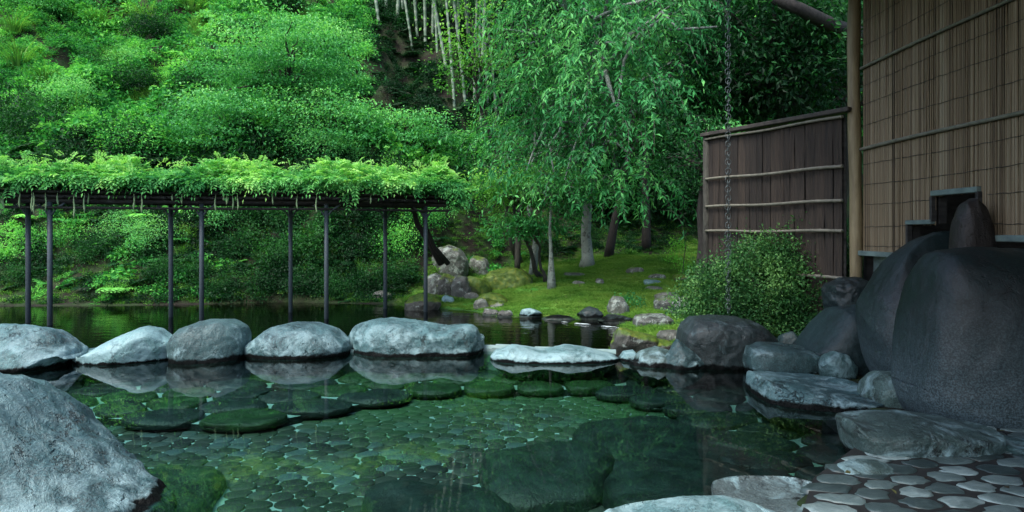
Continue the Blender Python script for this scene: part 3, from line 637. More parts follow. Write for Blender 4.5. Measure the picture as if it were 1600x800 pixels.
bamboo_rail(wl(WX-.04, 8.0, 3.63), wl(WX-.04, 2.6, 3.63), .018, 'bamboo_rail', wall)
def board(c, h, name='trim_board', rz=0, mat='board', parent=None, tone=.6):
    g = Geo(); g.box(c, h, rz, tone); o = link(name, g.mesh(name), MT[mat], parent=parent)
    md = o.modifiers.new('b', 'BEVEL'); md.width = min(h)*.25; md.segments = 1
    return o
board(wl(WX-.035, 7.52, 1.325), (.045, .48, .03), 'sill_board', parent=wall)
board(wl(WX-.035, 4.3, 1.535), (.045, 1.7, .03), 'sill_board', parent=wall)
board(wl(WX-.03, 6.31, 1.99), (.035, .33, .028), 'lintel_board', parent=wall)
board(wl(WX-.03, 6.85, 1.695), (.035, .215, .024), 'lintel_board', parent=wall)
board(wl(WX-.028, 6.645, 1.83), (.03, .018, .13), 'jamb_board', parent=wall, mat='oldbeam')
board(wl(WX-.028, 5.985, 1.77), (.03, .018, .2), 'jamb_board', parent=wall, mat='oldbeam')
board(wl(WX-.028, 7.05, 1.52), (.03, .018, .15), 'jamb_board', parent=wall, mat='oldbeam')
board(wl(WX-.045, 6.05, 1.86), (.03, .05, .022), 'trim_block', parent=wall)
yy = 5.0
while yy < 7.95:
    w = r_.uniform(.05, .085)
    board(wl(WX+.1+r_.uniform(0, .008), yy+w, .66), (.012, w-.003, .655), 'plank', parent=wall, tone=r_.uniform(.2, .9)); yy += 2*w
post = empty('log_post', (4.33, 8.08, 0), label='tall peeled log post at the corner where reed wall and dark fence meet', cat='post')
zz = np.linspace(.25, 4.7, 40); g = Geo()
g.tube(np.stack([.012*np.sin(zz*1.3), .01*np.cos(zz*1.7), zz], -1), .074+.004*np.sin(zz*5), 18)
link('log_shaft', g.mesh('log_shaft', True), MT['post'], parent=post)
board((0, 0, .2), (.14, .14, .08), 'foot_block', parent=post, mat='cap')
# dark fence
A = np.array([4.22, 8.15]); B = np.array([3.13, 10.15]); FD = (B-A)/np.linalg.norm(B-A); FL = np.linalg.norm(B-A); fa = math.atan2(FD[1], FD[0])
fence = empty('bark_fence', (A[0], A[1], 0), fa, label='dark cedar-bark fence with three pale bamboo rails behind the green shrub', cat='fence')
x = 0.02
while x < FL:
    w = r_.uniform(.03, .095); g = Geo(); n = 9; zz = np.linspace(.15, 3.08, n)
    off = r_.uniform(-.006, .006)
    a = np.stack([np.full(n, x)+r_.normal(0, .004, n), np.full(n, off)+r_.normal(0, .004, n), zz], -1)
    mth = a+np.array([w, .004+r_.uniform(0, .006), 0]); b = a+np.array([2*w-.004, 0, 0])+r_.normal(0, .003, (n, 3))
    bk = a+np.array([w, -.03, 0])
    V = np.stack([a, mth, b, bk], 1).reshape(-1, 3); f4 = [(i*4+j, i*4+(j+1) % 4, i*4+4+(j+1) % 4, i*4+4+j) for i in range(n-1) for j in range(4)]
    g.add(V, f4=f4, tone=float(np.clip(r_.normal(.45, .28), 0, 1)))
    link('bark_strip', g.mesh('bark_strip', False), MT['cedar'], parent=fence); x += 2*w
g = Geo(); g.box((FL/2, -.055, 1.6), (FL/2, .01, 1.46)); link('fence_backing', g.mesh('fence_backing'), MT['oldbeam'], parent=fence)
# visible side faces the pool (local +y points away from the wall after rotation)
for z in (2.42, 1.985, 1.6, 1.0): bamboo_rail((-.02, .05, z), (FL+.03, .05, z), .022, 'bamboo_rail', fence)
bamboo_rail((-.02, .045, 3.05), (FL+.05, .045, 3.05), .02, 'bamboo_rail', fence)
board((FL/2, .0, 3.13), (FL/2+.12, .09, .028), 'cap_board', parent=fence, mat='cap')
g = Geo(); g.tube([(FL+.06, 0, .1), (FL+.065, 0, 1.5), (FL+.06, 0, 3.1)], .055, 12, .3); link('fence_post', g.mesh('fence_post', True), MT['bark'], parent=fence)
# roof over the wall and the near bank
roof = empty('eaves_roof', (6, 3, 4.7), label='boarded bathhouse roof above the reed wall', cat='roof')
for i in range(26):
    board((-3.3+i*.3, -.4, .16), (.145, 5.9, .012), 'roof_board', parent=roof, mat='cap', tone=r_.uniform(.3, .7))
for i in range(9):      # unseen boards over the pool, added to darken the wall and near side
    board((-3.6-i*.3, -1.6, .16), (.145, 4.7, .012), 'roof_board', parent=roof, mat='cap', tone=r_.uniform(.3, .7))
for i in range(12): board((.45-1.3*(i < 10), -6+i*1.02, .09), (3.95+1.3*(i < 10), .04, .055), 'rafter', parent=roof, mat='cap')
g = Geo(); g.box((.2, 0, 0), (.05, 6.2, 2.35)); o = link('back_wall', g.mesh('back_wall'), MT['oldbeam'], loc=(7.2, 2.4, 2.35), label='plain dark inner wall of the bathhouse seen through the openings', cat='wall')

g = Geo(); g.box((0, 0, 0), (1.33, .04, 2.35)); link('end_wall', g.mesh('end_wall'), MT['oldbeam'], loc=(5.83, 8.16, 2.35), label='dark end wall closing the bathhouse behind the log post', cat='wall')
# ------------------------------------------------------------------ rain chain
CX, CY = 2.80, 8.3
chain = empty('rain_chain', (CX, CY, .6), label='long hanging rain chain of paired dull rings in front of the shrub and fence', cat='chain')
def ring_mesh(R_, r, sz):
    th = np.linspace(0, 2*math.pi, 17); g = Geo()
    g.tube(np.stack([R_*np.cos(th), 0*th, R_*sz*np.sin(th)], -1), r, 5, caps=False); return g.mesh('ring', True)
rm = [ring_mesh(.036, .0042, 1.1), ring_mesh(.028, .004, 1.35)]
z = 4.72; i = 0
while z > .52:
    me = rm[i % 2]; stp = (.057, .060)[i % 2]
    link('ring', me, MT['chain'], parent=chain, loc=(.004*math.sin(i), 0, z-.6), rot=(0, r_.normal(0, .06), (i % 2)*1.2+r_.normal(0, .25)))
    if i % 2 == 0: link('ring', rm[1], MT['chain'], parent=chain, loc=(.01, .008, z-.6-.03), rot=(0, r_.normal(0, .1), .9+r_.normal(0, .3)))
    z -= stp; i += 1

# ------------------------------------------------------------------ pergola
FR = [(-10.4, 10.9), (78, 508), (315, 500), (510, 498), (665, 487)]
front = [(-10.3, 10.7)]+[plan(a, b, -.045) for a, b in FR[1:]]
rear = [(-10.7, 11.3)]+[((44-800)/1000*11.5, 11.5), ((267-800)/1000*12.25, 12.25), ((454-800)/1000*12.95, 12.95), ((602-800)/1000*13.55, 13.55)]
PZ = 2.2
perg = empty('pergola', (front[3][0], front[3][1], 0), label='long dark pergola on thin steel posts standing in the pond', cat='pergola')
O3 = np.array([front[3][0], front[3][1], 0])
for (x, y) in front+rear:
    g = Geo(); zt = PZ-.09
    g.tube(np.array([(x, y, -.65), (x, y, 1), (x, y, zt)])-O3, .042, 12); link('post', g.mesh('post', True), MT['steel'], parent=perg)
    for sg in (-1, 1):
        g = Geo(); g.tube(np.array([(x, y, zt-.28), (x+sg*.1, y, zt-.12), (x+sg*.26, y, zt-.02)])-O3, .018, 6); link('brace', g.mesh('brace', True), MT['steel'], parent=perg)
def sag(pts, r, name, mat='oldbeam', k=8):
    P = []
    for a, b in zip(pts[:-1], pts[1:]):
        for t in np.linspace(0, 1, 6)[:-1]: P.append(np.array(a)+(np.array(b)-np.array(a))*t)
    P.append(np.array(pts[-1])); P = np.array(P)-O3
    g = Geo(); g.tube(P, r, k); return link(name, g.mesh(name, True), MT[mat], parent=perg)
fr3 = [(x, y, PZ-.06) for x, y in front]; re3 = [(x, y, PZ-.06) for x, y in rear]
end_f = (-1.15, 13.05, PZ-.06); end_r = (-1.95, 13.95, PZ-.06)
fr3.append(end_f); re3.append(end_r); fr3 = np.array(fr3); re3 = np.array(re3)
sag(fr3, .05, 'beam'); sag(re3, .05, 'beam')
sag(fr3+np.array([0, -.07, -.13]), .022, 'side_rail'); 
for k in range(10):   # lengthwise poles
    t = -.22+k*.155; L_ = fr3*(1-t)+re3*t+np.array([0, 0, .10+.02*r_.standard_normal()]); L_[-1, 0] += r_.uniform(-.1, .28)
    sag(L_, .028, 'pole')
def at(s, t):
    """point on the pergola: s 0..1 along, t 0 front .. 1 rear"""
    s = np.clip(s, 0, 1)*(len(fr3)-1); i = np.minimum(s.astype(int), len(fr3)-2); f = (s-i)[:, None]
    a = fr3[i]*(1-f)+fr3[i+1]*f; b = re3[i]*(1-f)+re3[i+1]*f; return a*(1-t[:, None])+b*t[:, None]
for k in range(46):
    s = np.array([(k+.5)/46]*2); q = at(s, np.array([-.35, 1.3])); q[:, 2] += .055
    g = Geo(); g.tube(q+np.array([[0, 0, 0], [r_.normal(0, .08), 0, 0]])-O3, .022, 6); link('cross_pole', g.mesh('cross_pole', True), MT['oldbeam'], parent=perg)

# ------------------------------------------------------------------ foliage helpers
UP = np.array([0, 0, 1.])
def rdir(n, r_): return unit(r_.standard_normal((n, 3)))
def clump(g, C, nl, rad, L, Wd, r_, flat=.6, out=.6, droop=.2, upn=.6, tone=None):
    """leaves in clumps: C (k,3) centres, nl leaves each"""
    k = len(C); off = r_.standard_normal((k, nl, 3))*rad*np.array([1, 1, flat])*.55
    D = unit(unit(off)*out+r_.standard_normal((k, nl, 3))*.55+np.array([0, 0, -droop]))
    N = unit(UP*upn+r_.standard_normal((k, nl, 3))*.5)
    P = (C[:, None]+off).reshape(-1, 3); s = r_.uniform(.7, 1.25, k*nl)
    ct = r_.normal(.45, .13, k) if tone is None else tone
    t = np.repeat(ct, nl)+r_.normal(0, .12, k*nl)
    g.leaves(P, D.reshape(-1, 3), N.reshape(-1, 3), L*s, Wd*s, np.clip(t, 0, 1), droop=.08)
def pinnate(g, P, D, L, r_, pairs=6, ll=.07, lw=.026, droop=.35, tone=None):
    n = len(P); D = unit(D); S = unit(np.cross(D, UP+.3*r_.standard_normal((n, 3)))); L = np.broadcast_to(L, (n,))
    tone = np.clip(r_.normal(.5, .15, n), 0, 1) if tone is None else tone
    for j in range(pairs+1):
        t = .25+.75*j/pairs; base = P+D*(L*t)[:, None]-UP*(droop*L*t*t)[:, None]; Dl = unit(D-UP*droop*1.3*t)
        Nn = unit(np.cross(S, Dl)+.25*r_.standard_normal((n, 3)))
        if j == pairs: dirs = [(0, 1.)]
        else: dirs = [(1, .45), (-1, .45)]
        for sgn, fw in dirs:
            d = unit(S*sgn+Dl*fw-UP*.15); sz = ll*(1-.35*abs(t-.55))*r_.uniform(.85, 1.15, n)
            g.leaves(base, d, Nn, sz, lw*sz/ll, np.clip(tone+r_.normal(0, .06, n), 0, 1), droop=.1)
def fronds(g, n, L, r_, spread=1.0, arch=.9, lw=.05, c=(0, 0, 0), tone=.5, seg=9):
    """fern"""
    for k in range(n):
        a = k*2.4+r_.uniform(-.3, .3); d = np.array([math.cos(a), math.sin(a), 0]); l = L*r_.uniform(.7, 1.1)
        t = np.linspace(.12, 1, seg); P = np.array(c)+d*(t*l*spread)[:, None]+UP*(l*(arch*t-arch*.95*t*t))[:, None]
        T = unit(np.gradient(P, axis=0)); S = unit(np.cross(T, UP)); w = lw*4*np.sin(np.pi*np.clip(t*.9+.08, 0, 1))*l/L
        for sgn in (1, -1):
            g.leaves(P, S*sgn+T*.35-UP*.1, np.cross(S, T), w, w*.42, np.clip(tone+r_.normal(0, .05, seg), 0, 1))
def blades(g, n, L, w, r_, c=(0, 0, 0), arch=.7, spread=.12, tone=.5, seg=4):
    for k in range(n):
        a = r_.uniform(0, 6.28); d = np.array([math.cos(a), math.sin(a), 0]); l = L*r_.uniform(.6, 1.15); b = np.array(c)+d*r_.uniform(0, spread)
        t = np.linspace(0, 1, seg+1); out = r_.uniform(.3, 1)*arch
        P = b+d*(l*out*t**1.5)[:, None]+UP*(l*(t-out*.75*t*t))[:, None]; S = np.cross(d, UP); ww = w*(1-t**1.6)*.5+.0006
        V = np.stack([P-S*ww[:, None], P+S*ww[:, None]], 1).reshape(-1, 3)
        g.add(V, f4=[(2*i, 2*i+1, 2*i+3, 2*i+2) for i in range(seg)], tone=float(np.clip(tone+r_.normal(0, .15), 0, 1)))

# ------------------------------------------------------------------ wisteria over the pergola
r_ = np.random.default_rng(21)
wist = empty('wisteria', tuple(O3+np.array([3.7, 1, 0])), label='bright green wisteria vine spread thickly over the pergola with hanging pods', cat='vine')
OW = np.array(wist.location)
g = Geo(); n = 6200
s = r_.random(n)*.975; t = r_.uniform(-.45, 1.35, n); P = at(s, t)
lump = fbm(np.stack([P[:, 0]*1.5, P[:, 1]*1.5, s*0], -1), 31, 3)*1.0
hgt = (.30+.24*lump)*np.clip(np.minimum(t+.5, 1.45-t)*3.5, .15, 1)*np.clip((1.04-s)*5, .35, 1)
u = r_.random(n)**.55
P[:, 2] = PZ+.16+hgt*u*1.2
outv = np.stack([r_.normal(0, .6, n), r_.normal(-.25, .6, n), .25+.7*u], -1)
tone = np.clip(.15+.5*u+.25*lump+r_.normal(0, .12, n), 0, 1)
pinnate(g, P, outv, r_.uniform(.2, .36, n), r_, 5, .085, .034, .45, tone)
n = 1000     # skirt over the front edge
s = r_.random(n)*.97; P = at(s, r_.uniform(-.5, -.2, n)); dr = np.clip(fbm(np.stack([s*24, s*0, s*0], -1), 5, 3)*1.5, 0, 1)
P[:, 2] = PZ+.36-r_.random(n)*(.03+.5*dr)
pinnate(g, P, np.stack([r_.normal(0, .5, n), -.6-r_.random(n)*.5, r_.normal(.1, .4, n)], -1), r_.uniform(.16, .3, n), r_, 5, .085, .034, .55, np.clip(r_.normal(.4, .15, n), 0, 1))
n = 90       # loose shoots standing above
s = r_.random(n); P = at(s, r_.uniform(-.1, 1, n)); P[:, 2] = PZ+.5
for k in range(4): pinnate(g, P+np.array([0, 0, .07*k]), r_.normal(0, 1, (n, 3))+UP*.4, .2, r_, 4, .06, .024, .3, np.full(n, .8))
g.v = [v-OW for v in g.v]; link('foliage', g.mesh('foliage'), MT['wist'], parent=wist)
g = Geo()
for k in range(34):
    s0 = r_.random(); ss = np.clip(s0+np.linspace(0, r_.uniform(.05, .16), 9), 0, 1); P = at(ss, np.clip(r_.uniform(-.3, 1)+.12*r_.standard_normal(9).cumsum()*.5, -.4, 1.2)); P[:, 2] = PZ+.1+.07*np.abs(r_.standard_normal(9))
    g.tube(P-OW, r_.uniform(.012, .028), 5)
link('vine_stems', g.mesh('vine_stems', True), MT['barkdark'], parent=wist)
PX = [3, 6, 34, 50, 54, 72, 92, 118, 132, 141, 212, 222, 270, 285, 338, 350, 354, 366, 372, 428, 466, 494, 580]
for i, px in enumerate(PX):
    best = min(np.linspace(0, 1, 400), key=lambda q: abs(at(np.array([q]), np.array([-.38]))[0][0]/at(np.array([q]), np.array([-.38]))[0][1]-(px-800)/1000))
    q = at(np.array([best]), np.array([-.38]))[0]; l = r_.uniform(.10, .34) if px > 200 else r_.uniform(.18, .5)
    zt = PZ+.06; g = Geo(); z_ = np.linspace(0, -l, 7); g.tube(np.stack([.008*np.sin(z_*20+i), .3*0*z_, z_], -1), np.array([.004, .006, .014, .012, .017, .013, .004]), 6, r_.uniform(.3, .9))
    link('seed_pod', g.mesh('seed_pod', True), MT['pod'], parent=wist, loc=(q[0]-OW[0], q[1]-OW[1]-.03, zt-OW[2]))
# climbing trunks at the right end
g = Geo()
for pts, rr in (([(690, 412, 14.3), (672, 380, 14.1), (652, 350, 13.9), (645, 322, 13.6), (640, 305, 13.5)], (.09, .075, .06, .05, .04)), ([(700, 412, 14.3), (678, 385, 14.0), (664, 350, 13.7), (662, 325, 13.4)], (.06, .05, .045, .03))):
    g.tube(np.array([W(*p) for p in pts])-OW, rr, 9)
link('trunk', g.mesh('trunk', True), MT['barkdark'], parent=wist)

# ------------------------------------------------------------------ undergrowth prototypes
r_ = np.random.default_rng(77); protos = []
def proto(g, mat): 
    me = g.mesh('undergrowth_clump'); me.materials.append(MT[mat]); protos.append(bpy.data.objects.new('undergrowth_clump', me))
def dome(k, R_, H_):
    q = rdir(k, r_); q[:, 2] = np.abs(q[:, 2]); return q*np.array([R_, R_, H_])*r_.uniform(.5, 1, (k, 1))
g = Geo(); clump(g, dome(34, .42, .38), 10, .15, .10, .06, r_, out=.8); proto(g, 'under')
g = Geo(); clump(g, dome(40, .36, .3), 12, .12, .065, .042, r_, out=.8); proto(g, 'under')
g = Geo(); clump(g, dome(18, .34, .42), 9, .15, .16, .10, r_, out=.9, droop=.35); proto(g, 'under')
g = Geo(); fronds(g, 9, .5, r_); clump(g, dome(8, .3, .15), 8, .12, .06, .035, r_); proto(g, 'under')
g = Geo(); n = 34; P = dome(n, .3, .3); pinnate(g, P, P+UP*.2, .26, r_, 6, .06, .022, .5); proto(g, 'under')
g = Geo(); blades(g, 60, .5, .014, r_, spread=.25); clump(g, dome(10, .3, .15), 8, .12, .05, .03, r_); proto(g, 'grass')
g = Geo(); clump(g, dome(20, .3, .12), 9, .12, .06, .04, r_, out=.8); proto(g, 'under')
g = Geo(); clump(g, dome(34, .42, .38), 10, .15, .09, .05, r_, out=.8, tone=np.full(34, .35)); proto(g, 'shade')  # darker copy of the first clump, its leaf colour standing in for shade
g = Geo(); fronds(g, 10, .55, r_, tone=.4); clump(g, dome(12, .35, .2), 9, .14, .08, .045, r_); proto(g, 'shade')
def scatter(name, P, rot, sc, idx, objs, **kw):
    """one countless mass: points carrying instanced clumps through geometry nodes"""
    n = len(P); me = bpy.data.meshes.new(name); me.vertices.add(n); me.vertices.foreach_set('co', np.asarray(P, float).ravel())
    for nm, ty, ar in (('rot', 'FLOAT_VECTOR', rot), ('sc', 'FLOAT', sc), ('idx', 'INT', idx)):
        a = me.attributes.new(nm, ty, 'POINT'); a.data.foreach_set('vector' if ty == 'FLOAT_VECTOR' else 'value', np.asarray(ar).astype(np.int32 if ty == 'INT' else np.float32).ravel())
    me.update(); o = link(name, me, kind='stuff', **kw)
    t = bpy.data.node_groups.new(name, 'GeometryNodeTree')
    t.interface.new_socket('Geometry', in_out='INPUT', socket_type='NodeSocketGeometry'); t.interface.new_socket('Geometry', in_out='OUTPUT', socket_type='NodeSocketGeometry')
    N_ = t.nodes.new; i_ = N_('NodeGroupInput'); o_ = N_('NodeGroupOutput'); ip = N_('GeometryNodeInstanceOnPoints'); gi = N_('GeometryNodeGeometryToInstance')
    for ob in reversed(objs):
        oi = N_('GeometryNodeObjectInfo'); oi.inputs['Object'].default_value = ob; oi.inputs['As Instance'].default_value = True
        t.links.new(oi.outputs['Geometry'], gi.inputs[0])
    def att(nm, ty):
        a = N_('GeometryNodeInputNamedAttribute'); a.data_type = ty; a.inputs[0].default_value = nm; return a.outputs['Attribute']
    t.links.new(i_.outputs[0], ip.inputs['Points']); t.links.new(gi.outputs[0], ip.inputs['Instance']); ip.inputs['Pick Instance'].default_value = True
    t.links.new(att('idx', 'INT'), ip.inputs['Instance Index']); t.links.new(att('rot', 'FLOAT_VECTOR'), ip.inputs['Rotation']); t.links.new(att('sc', 'FLOAT'), ip.inputs['Scale'])
    t.links.new(ip.outputs[0], o_.inputs[0])
    md = o.modifiers.new('scatter', 'NODES'); md.node_group = t
    return o
# hillside
r_ = np.random.default_rng(5)
n = 66000; x = r_.uniform(-30, 24, n); y = r_.uniform(9, 56, n)
hh = y-foot(x); d = sdist(POND, x, y)
pxp = 800+x/y*1000
keep = (pxp > -250) & (pxp < 1750) & (d > .15) & (sdist(POOL, x, y) > .5)
nz = fbm(np.stack([x*.35, y*.35, x*0], -1), 8, 3)
dens = np.where(hh > .3, np.where(hh < 11, .95, .5), 0)
bare = (x > -3.4) & (x < 1.2) & (hh > 0) & (hh < 3.2)
dens = np.where(bare, .1, dens)
under_perg = (hh < 3) & (x < -2.5); dens = np.where(under_perg, .75+.4*nz, dens)
dens = np.where((hh < 6) & (hh > .3) & (x > 1.2), .4, dens)
pyp = HPY+(EYE-ground(x, y))/y*FPX; dens = np.where((pxp > 575) & (pxp < 810) & (pyp < 215-1.0*np.clip(690-pxp, 0, 120)), .9, dens); grove = (pxp > 575) & (pxp < 810) & (pyp < 215)
k = keep & (r_.random(n) < dens); x, y, hh, nz, grove = x[k], y[k], hh[k], nz[k], grove[k]; n = len(x); z = ground(x, y)
kind = fbm(np.stack([x*.5, y*.5, x*0+5], -1), 40, 2)+r_.normal(0, .35, n)
idx = np.select([kind < -.7, kind < -.35, kind < -.1, kind < .12, kind < .4, kind < .75], [5, 3, 2, 0, 1, 4], 0)
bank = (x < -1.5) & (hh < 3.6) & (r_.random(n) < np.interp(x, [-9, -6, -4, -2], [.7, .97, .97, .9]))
idx = np.where(bank | grove | ((x > .5) & (hh < 8)), 7+(r_.random(n) < .35), idx)  # darker clumps paint the bank's shade; grove and right slope get them too
sc = r_.uniform(.6, 1.25, n)*(1+.35*nz)*np.where(hh < 3, .6, 1)*np.where(grove, .6, 1)
rot = np.stack([r_.normal(0, .12, n)+.35*(hh > 1), r_.normal(0, .12, n), r_.uniform(0, 6.28, n)], -1)
rot[:, 2] = r_.uniform(0, 6.28, n); rot[:, :2] = r_.normal(0, .2, (n, 2))
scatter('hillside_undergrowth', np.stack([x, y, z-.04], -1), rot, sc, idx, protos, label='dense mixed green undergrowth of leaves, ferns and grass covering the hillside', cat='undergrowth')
# short grass on the open slope and bank litter
n = 9000; x = r_.uniform(-12, 9, n); y = r_.uniform(12.3, 22, n); hh = y-foot(x); d = sdist(POND, x, y)
k = (d > .1) & (hh > -.3) & (hh < 4) & (np.abs(x/y) < .95); x, y = x[k], y[k]; n = len(x)
g = Geo(); blades(g, 26, .12, .01, r_, spread=.16, seg=2, tone=.35); clump(g, dome(5, .16, .05), 6, .06, .035, .02, r_); me = g.mesh('short_grass_tuft'); me.materials.append(MT['grass']); tuft = bpy.data.objects.new('short_grass_tuft', me)
scatter('slope_grass', np.stack([x, y, ground(x, y)-.01], -1), np.stack([x*0, x*0, r_.uniform(0, 6, n)], -1), r_.uniform(.6, 1.3, n), np.zeros(n), [tuft], label='short sparse grass on the brown slope beyond the moss lawn', cat='grass')
# moss lawn pile
n = 31000; x = r_.uniform(-2.6, 8, n); y = r_.uniform(8.8, 21, n)
mm = mossmask(x, y); k = (mm > .3) & (np.abs(x/y) < .6) & (r_.random(n) < mm); x, y = x[k], y[k]; n = len(x)
g = Geo(); blades(g, 60, .022, .006, r_, spread=.1, seg=1, arch=.8); clump(g, dome(10, .1, .02), 6, .03, .012, .008, r_); me = g.mesh('moss_tuft'); me.materials.append(MT['moss']); mt_ = bpy.data.objects.new('moss_tuft', me)
scatter('moss_lawn', np.stack([x, y, ground(x, y)-.004], -1), np.stack([x*0, x*0, r_.uniform(0, 6, n)], -1), r_.uniform(.8, 1.6, n), np.zeros(n), [mt_], label='bright yellow-green moss lawn sloping down to the pond', cat='moss')

# ------------------------------------------------------------------ trees
def branch_path(a, b, r_, n=8, wob=.08, up=.15):
    a, b = np.array(a, float), np.array(b, float); t = np.linspace(0, 1, n); L = np.linalg.norm(b-a)
    P = a+(b-a)*t[:, None]; w = r_.standard_normal((n, 3)).cumsum(0)*wob*L/n; w -= w[-1]*t[:, None]; w[0] = 0
    P = P+w; P[:, 2] += up*L*np.sin(t*math.pi); return P
def tree(name, label, cat, base, crown, rad, trunk_r, mat, bark, seed, nclump=120, nl=60, cr=.4, L=.06, Wd=.035, flat=.5, layered=False, limbs=16, lean=(0, 0), group=None, stems=1, droop=.15, zcut=None):
    r_ = np.random.default_rng(seed); base = np.array(base, float); crown = np.array(crown, float); rad = np.array(rad, float)
    root = empty(name, tuple(base), label=label, cat=cat, group=group)
    q = rdir(nclump, r_)*(r_.random((nclump, 1))**.38)
    if layered: q[:, 2] = np.round(q[:, 2]*3.5+q[:, 0]*.8)/3.5-q[:, 0]*.15+r_.normal(0, .02, nclump)
    C = crown+q*rad*(1+.22*fbm(q*1.6+seed, seed, 2))[:, None]
    if zcut is not None: C = C[C[:, 2] > zcut]
    g = Geo(); T = C-base
    lt = np.clip(.35+.3*q[:len(C), 2]+r_.normal(0, .12, len(C)), 0, 1)  # leaf tone rises with height, painting in the lit top of the crown
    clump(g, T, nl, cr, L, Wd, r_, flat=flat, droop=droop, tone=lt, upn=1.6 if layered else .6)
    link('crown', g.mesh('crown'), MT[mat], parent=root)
    g = Geo(); fork = crown-np.array([0, 0, rad[2]*.45])-base
    for s in range(stems):
        o = np.array([r_.normal(0, .25), r_.normal(0, .15), 0])*(s > 0); P = branch_path(o, fork+o*1.5+np.array([lean[0], lean[1], 0])*0, r_, 10, .25, .02); P[0, 2] -= .1
        g.tube(P, trunk_r*(1.5 if s == 0 else 1)*np.array([1.25, .9]+[.72-.05*i for i in range(8)]), 10)
    link('trunk', g.mesh('trunk', True), MT[bark], parent=root)
    g = Geo()
    for c in T[r_.permutation(len(T))[:limbs]]:
        st = fork*r_.uniform(.75, 1.05); g.tube(branch_path(st, c, r_, 8, .2, .1), trunk_r*np.linspace(.45, .08, 8), 6)
    link('limbs', g.mesh('limbs', True), MT[bark], parent=root)
    return root
def mtree(px, py, Y, rpx, rpy, **kw):
    """crown centred on a direction at distance Y, rooted on the hill below it"""
    c = np.array(W(px, py, Y)); b = (c[0]+kw.pop('dx', 0), Y+kw.pop('dy', .3), 0); b = (b[0], b[1], float(ground(np.array([b[0]]), np.array([b[1]]))[0]))
    return tree(base=b, crown=c, rad=(rpx/1000*Y, kw.pop('rd', rpx/1000*Y*.8), rpy/1000*Y), **kw)
mk = dict(cat='tree', mat='maple', bark='bark', layered=True, flat=.13, L=.09, Wd=.055, cr=.7)
mtree(440, 105, 19.5, 125, 95, name='maple_tree', label='large soft green maple spreading over the hillside left of centre', trunk_r=.12, seed=1, nclump=210, nl=95, **mk)
mtree(365, 195, 18.2, 90, 60, name='maple_tree', label='rounded maple just above the pergola, below left of the large maple', trunk_r=.08, seed=2, nclump=110, nl=85, **mk)
mtree(530, 200, 18.5, 80, 58, name='maple_tree', label='dark green maple just above the pergola, below right of the large maple', trunk_r=.08, seed=3, nclump=110, nl=85, **mk)
mtree(640, 215, 19, 60, 48, name='maple_tree', label='small maple between the pergola end and the bamboo', trunk_r=.06, seed=4, nclump=60, nl=80, **mk)
mk2 = dict(mk); mk2['mat'] = 'maplelime'
mtree(742, 70, 16.5, 48, 75, name='lime_maple', label='yellow-green maple in front of the bamboo stems', trunk_r=.07, seed=5, nclump=40, nl=45, dx=1.2, dy=2.5, **mk2)
mtree(800, 290, 15.6, 62, 35, name='lime_maple', label='low yellow-green maple beyond the pergola end, under the weeping tree', trunk_r=.05, seed=6, nclump=46, nl=70, dx=.8, dy=1.2, **mk2)
mtree(835, 350, 15.8, 50, 26, name='maple_tree', label='low feathery maple in front of the trunks, at the edge of the moss lawn', trunk_r=.04, seed=7, nclump=34, nl=60, dx=.3, dy=.4, **mk)

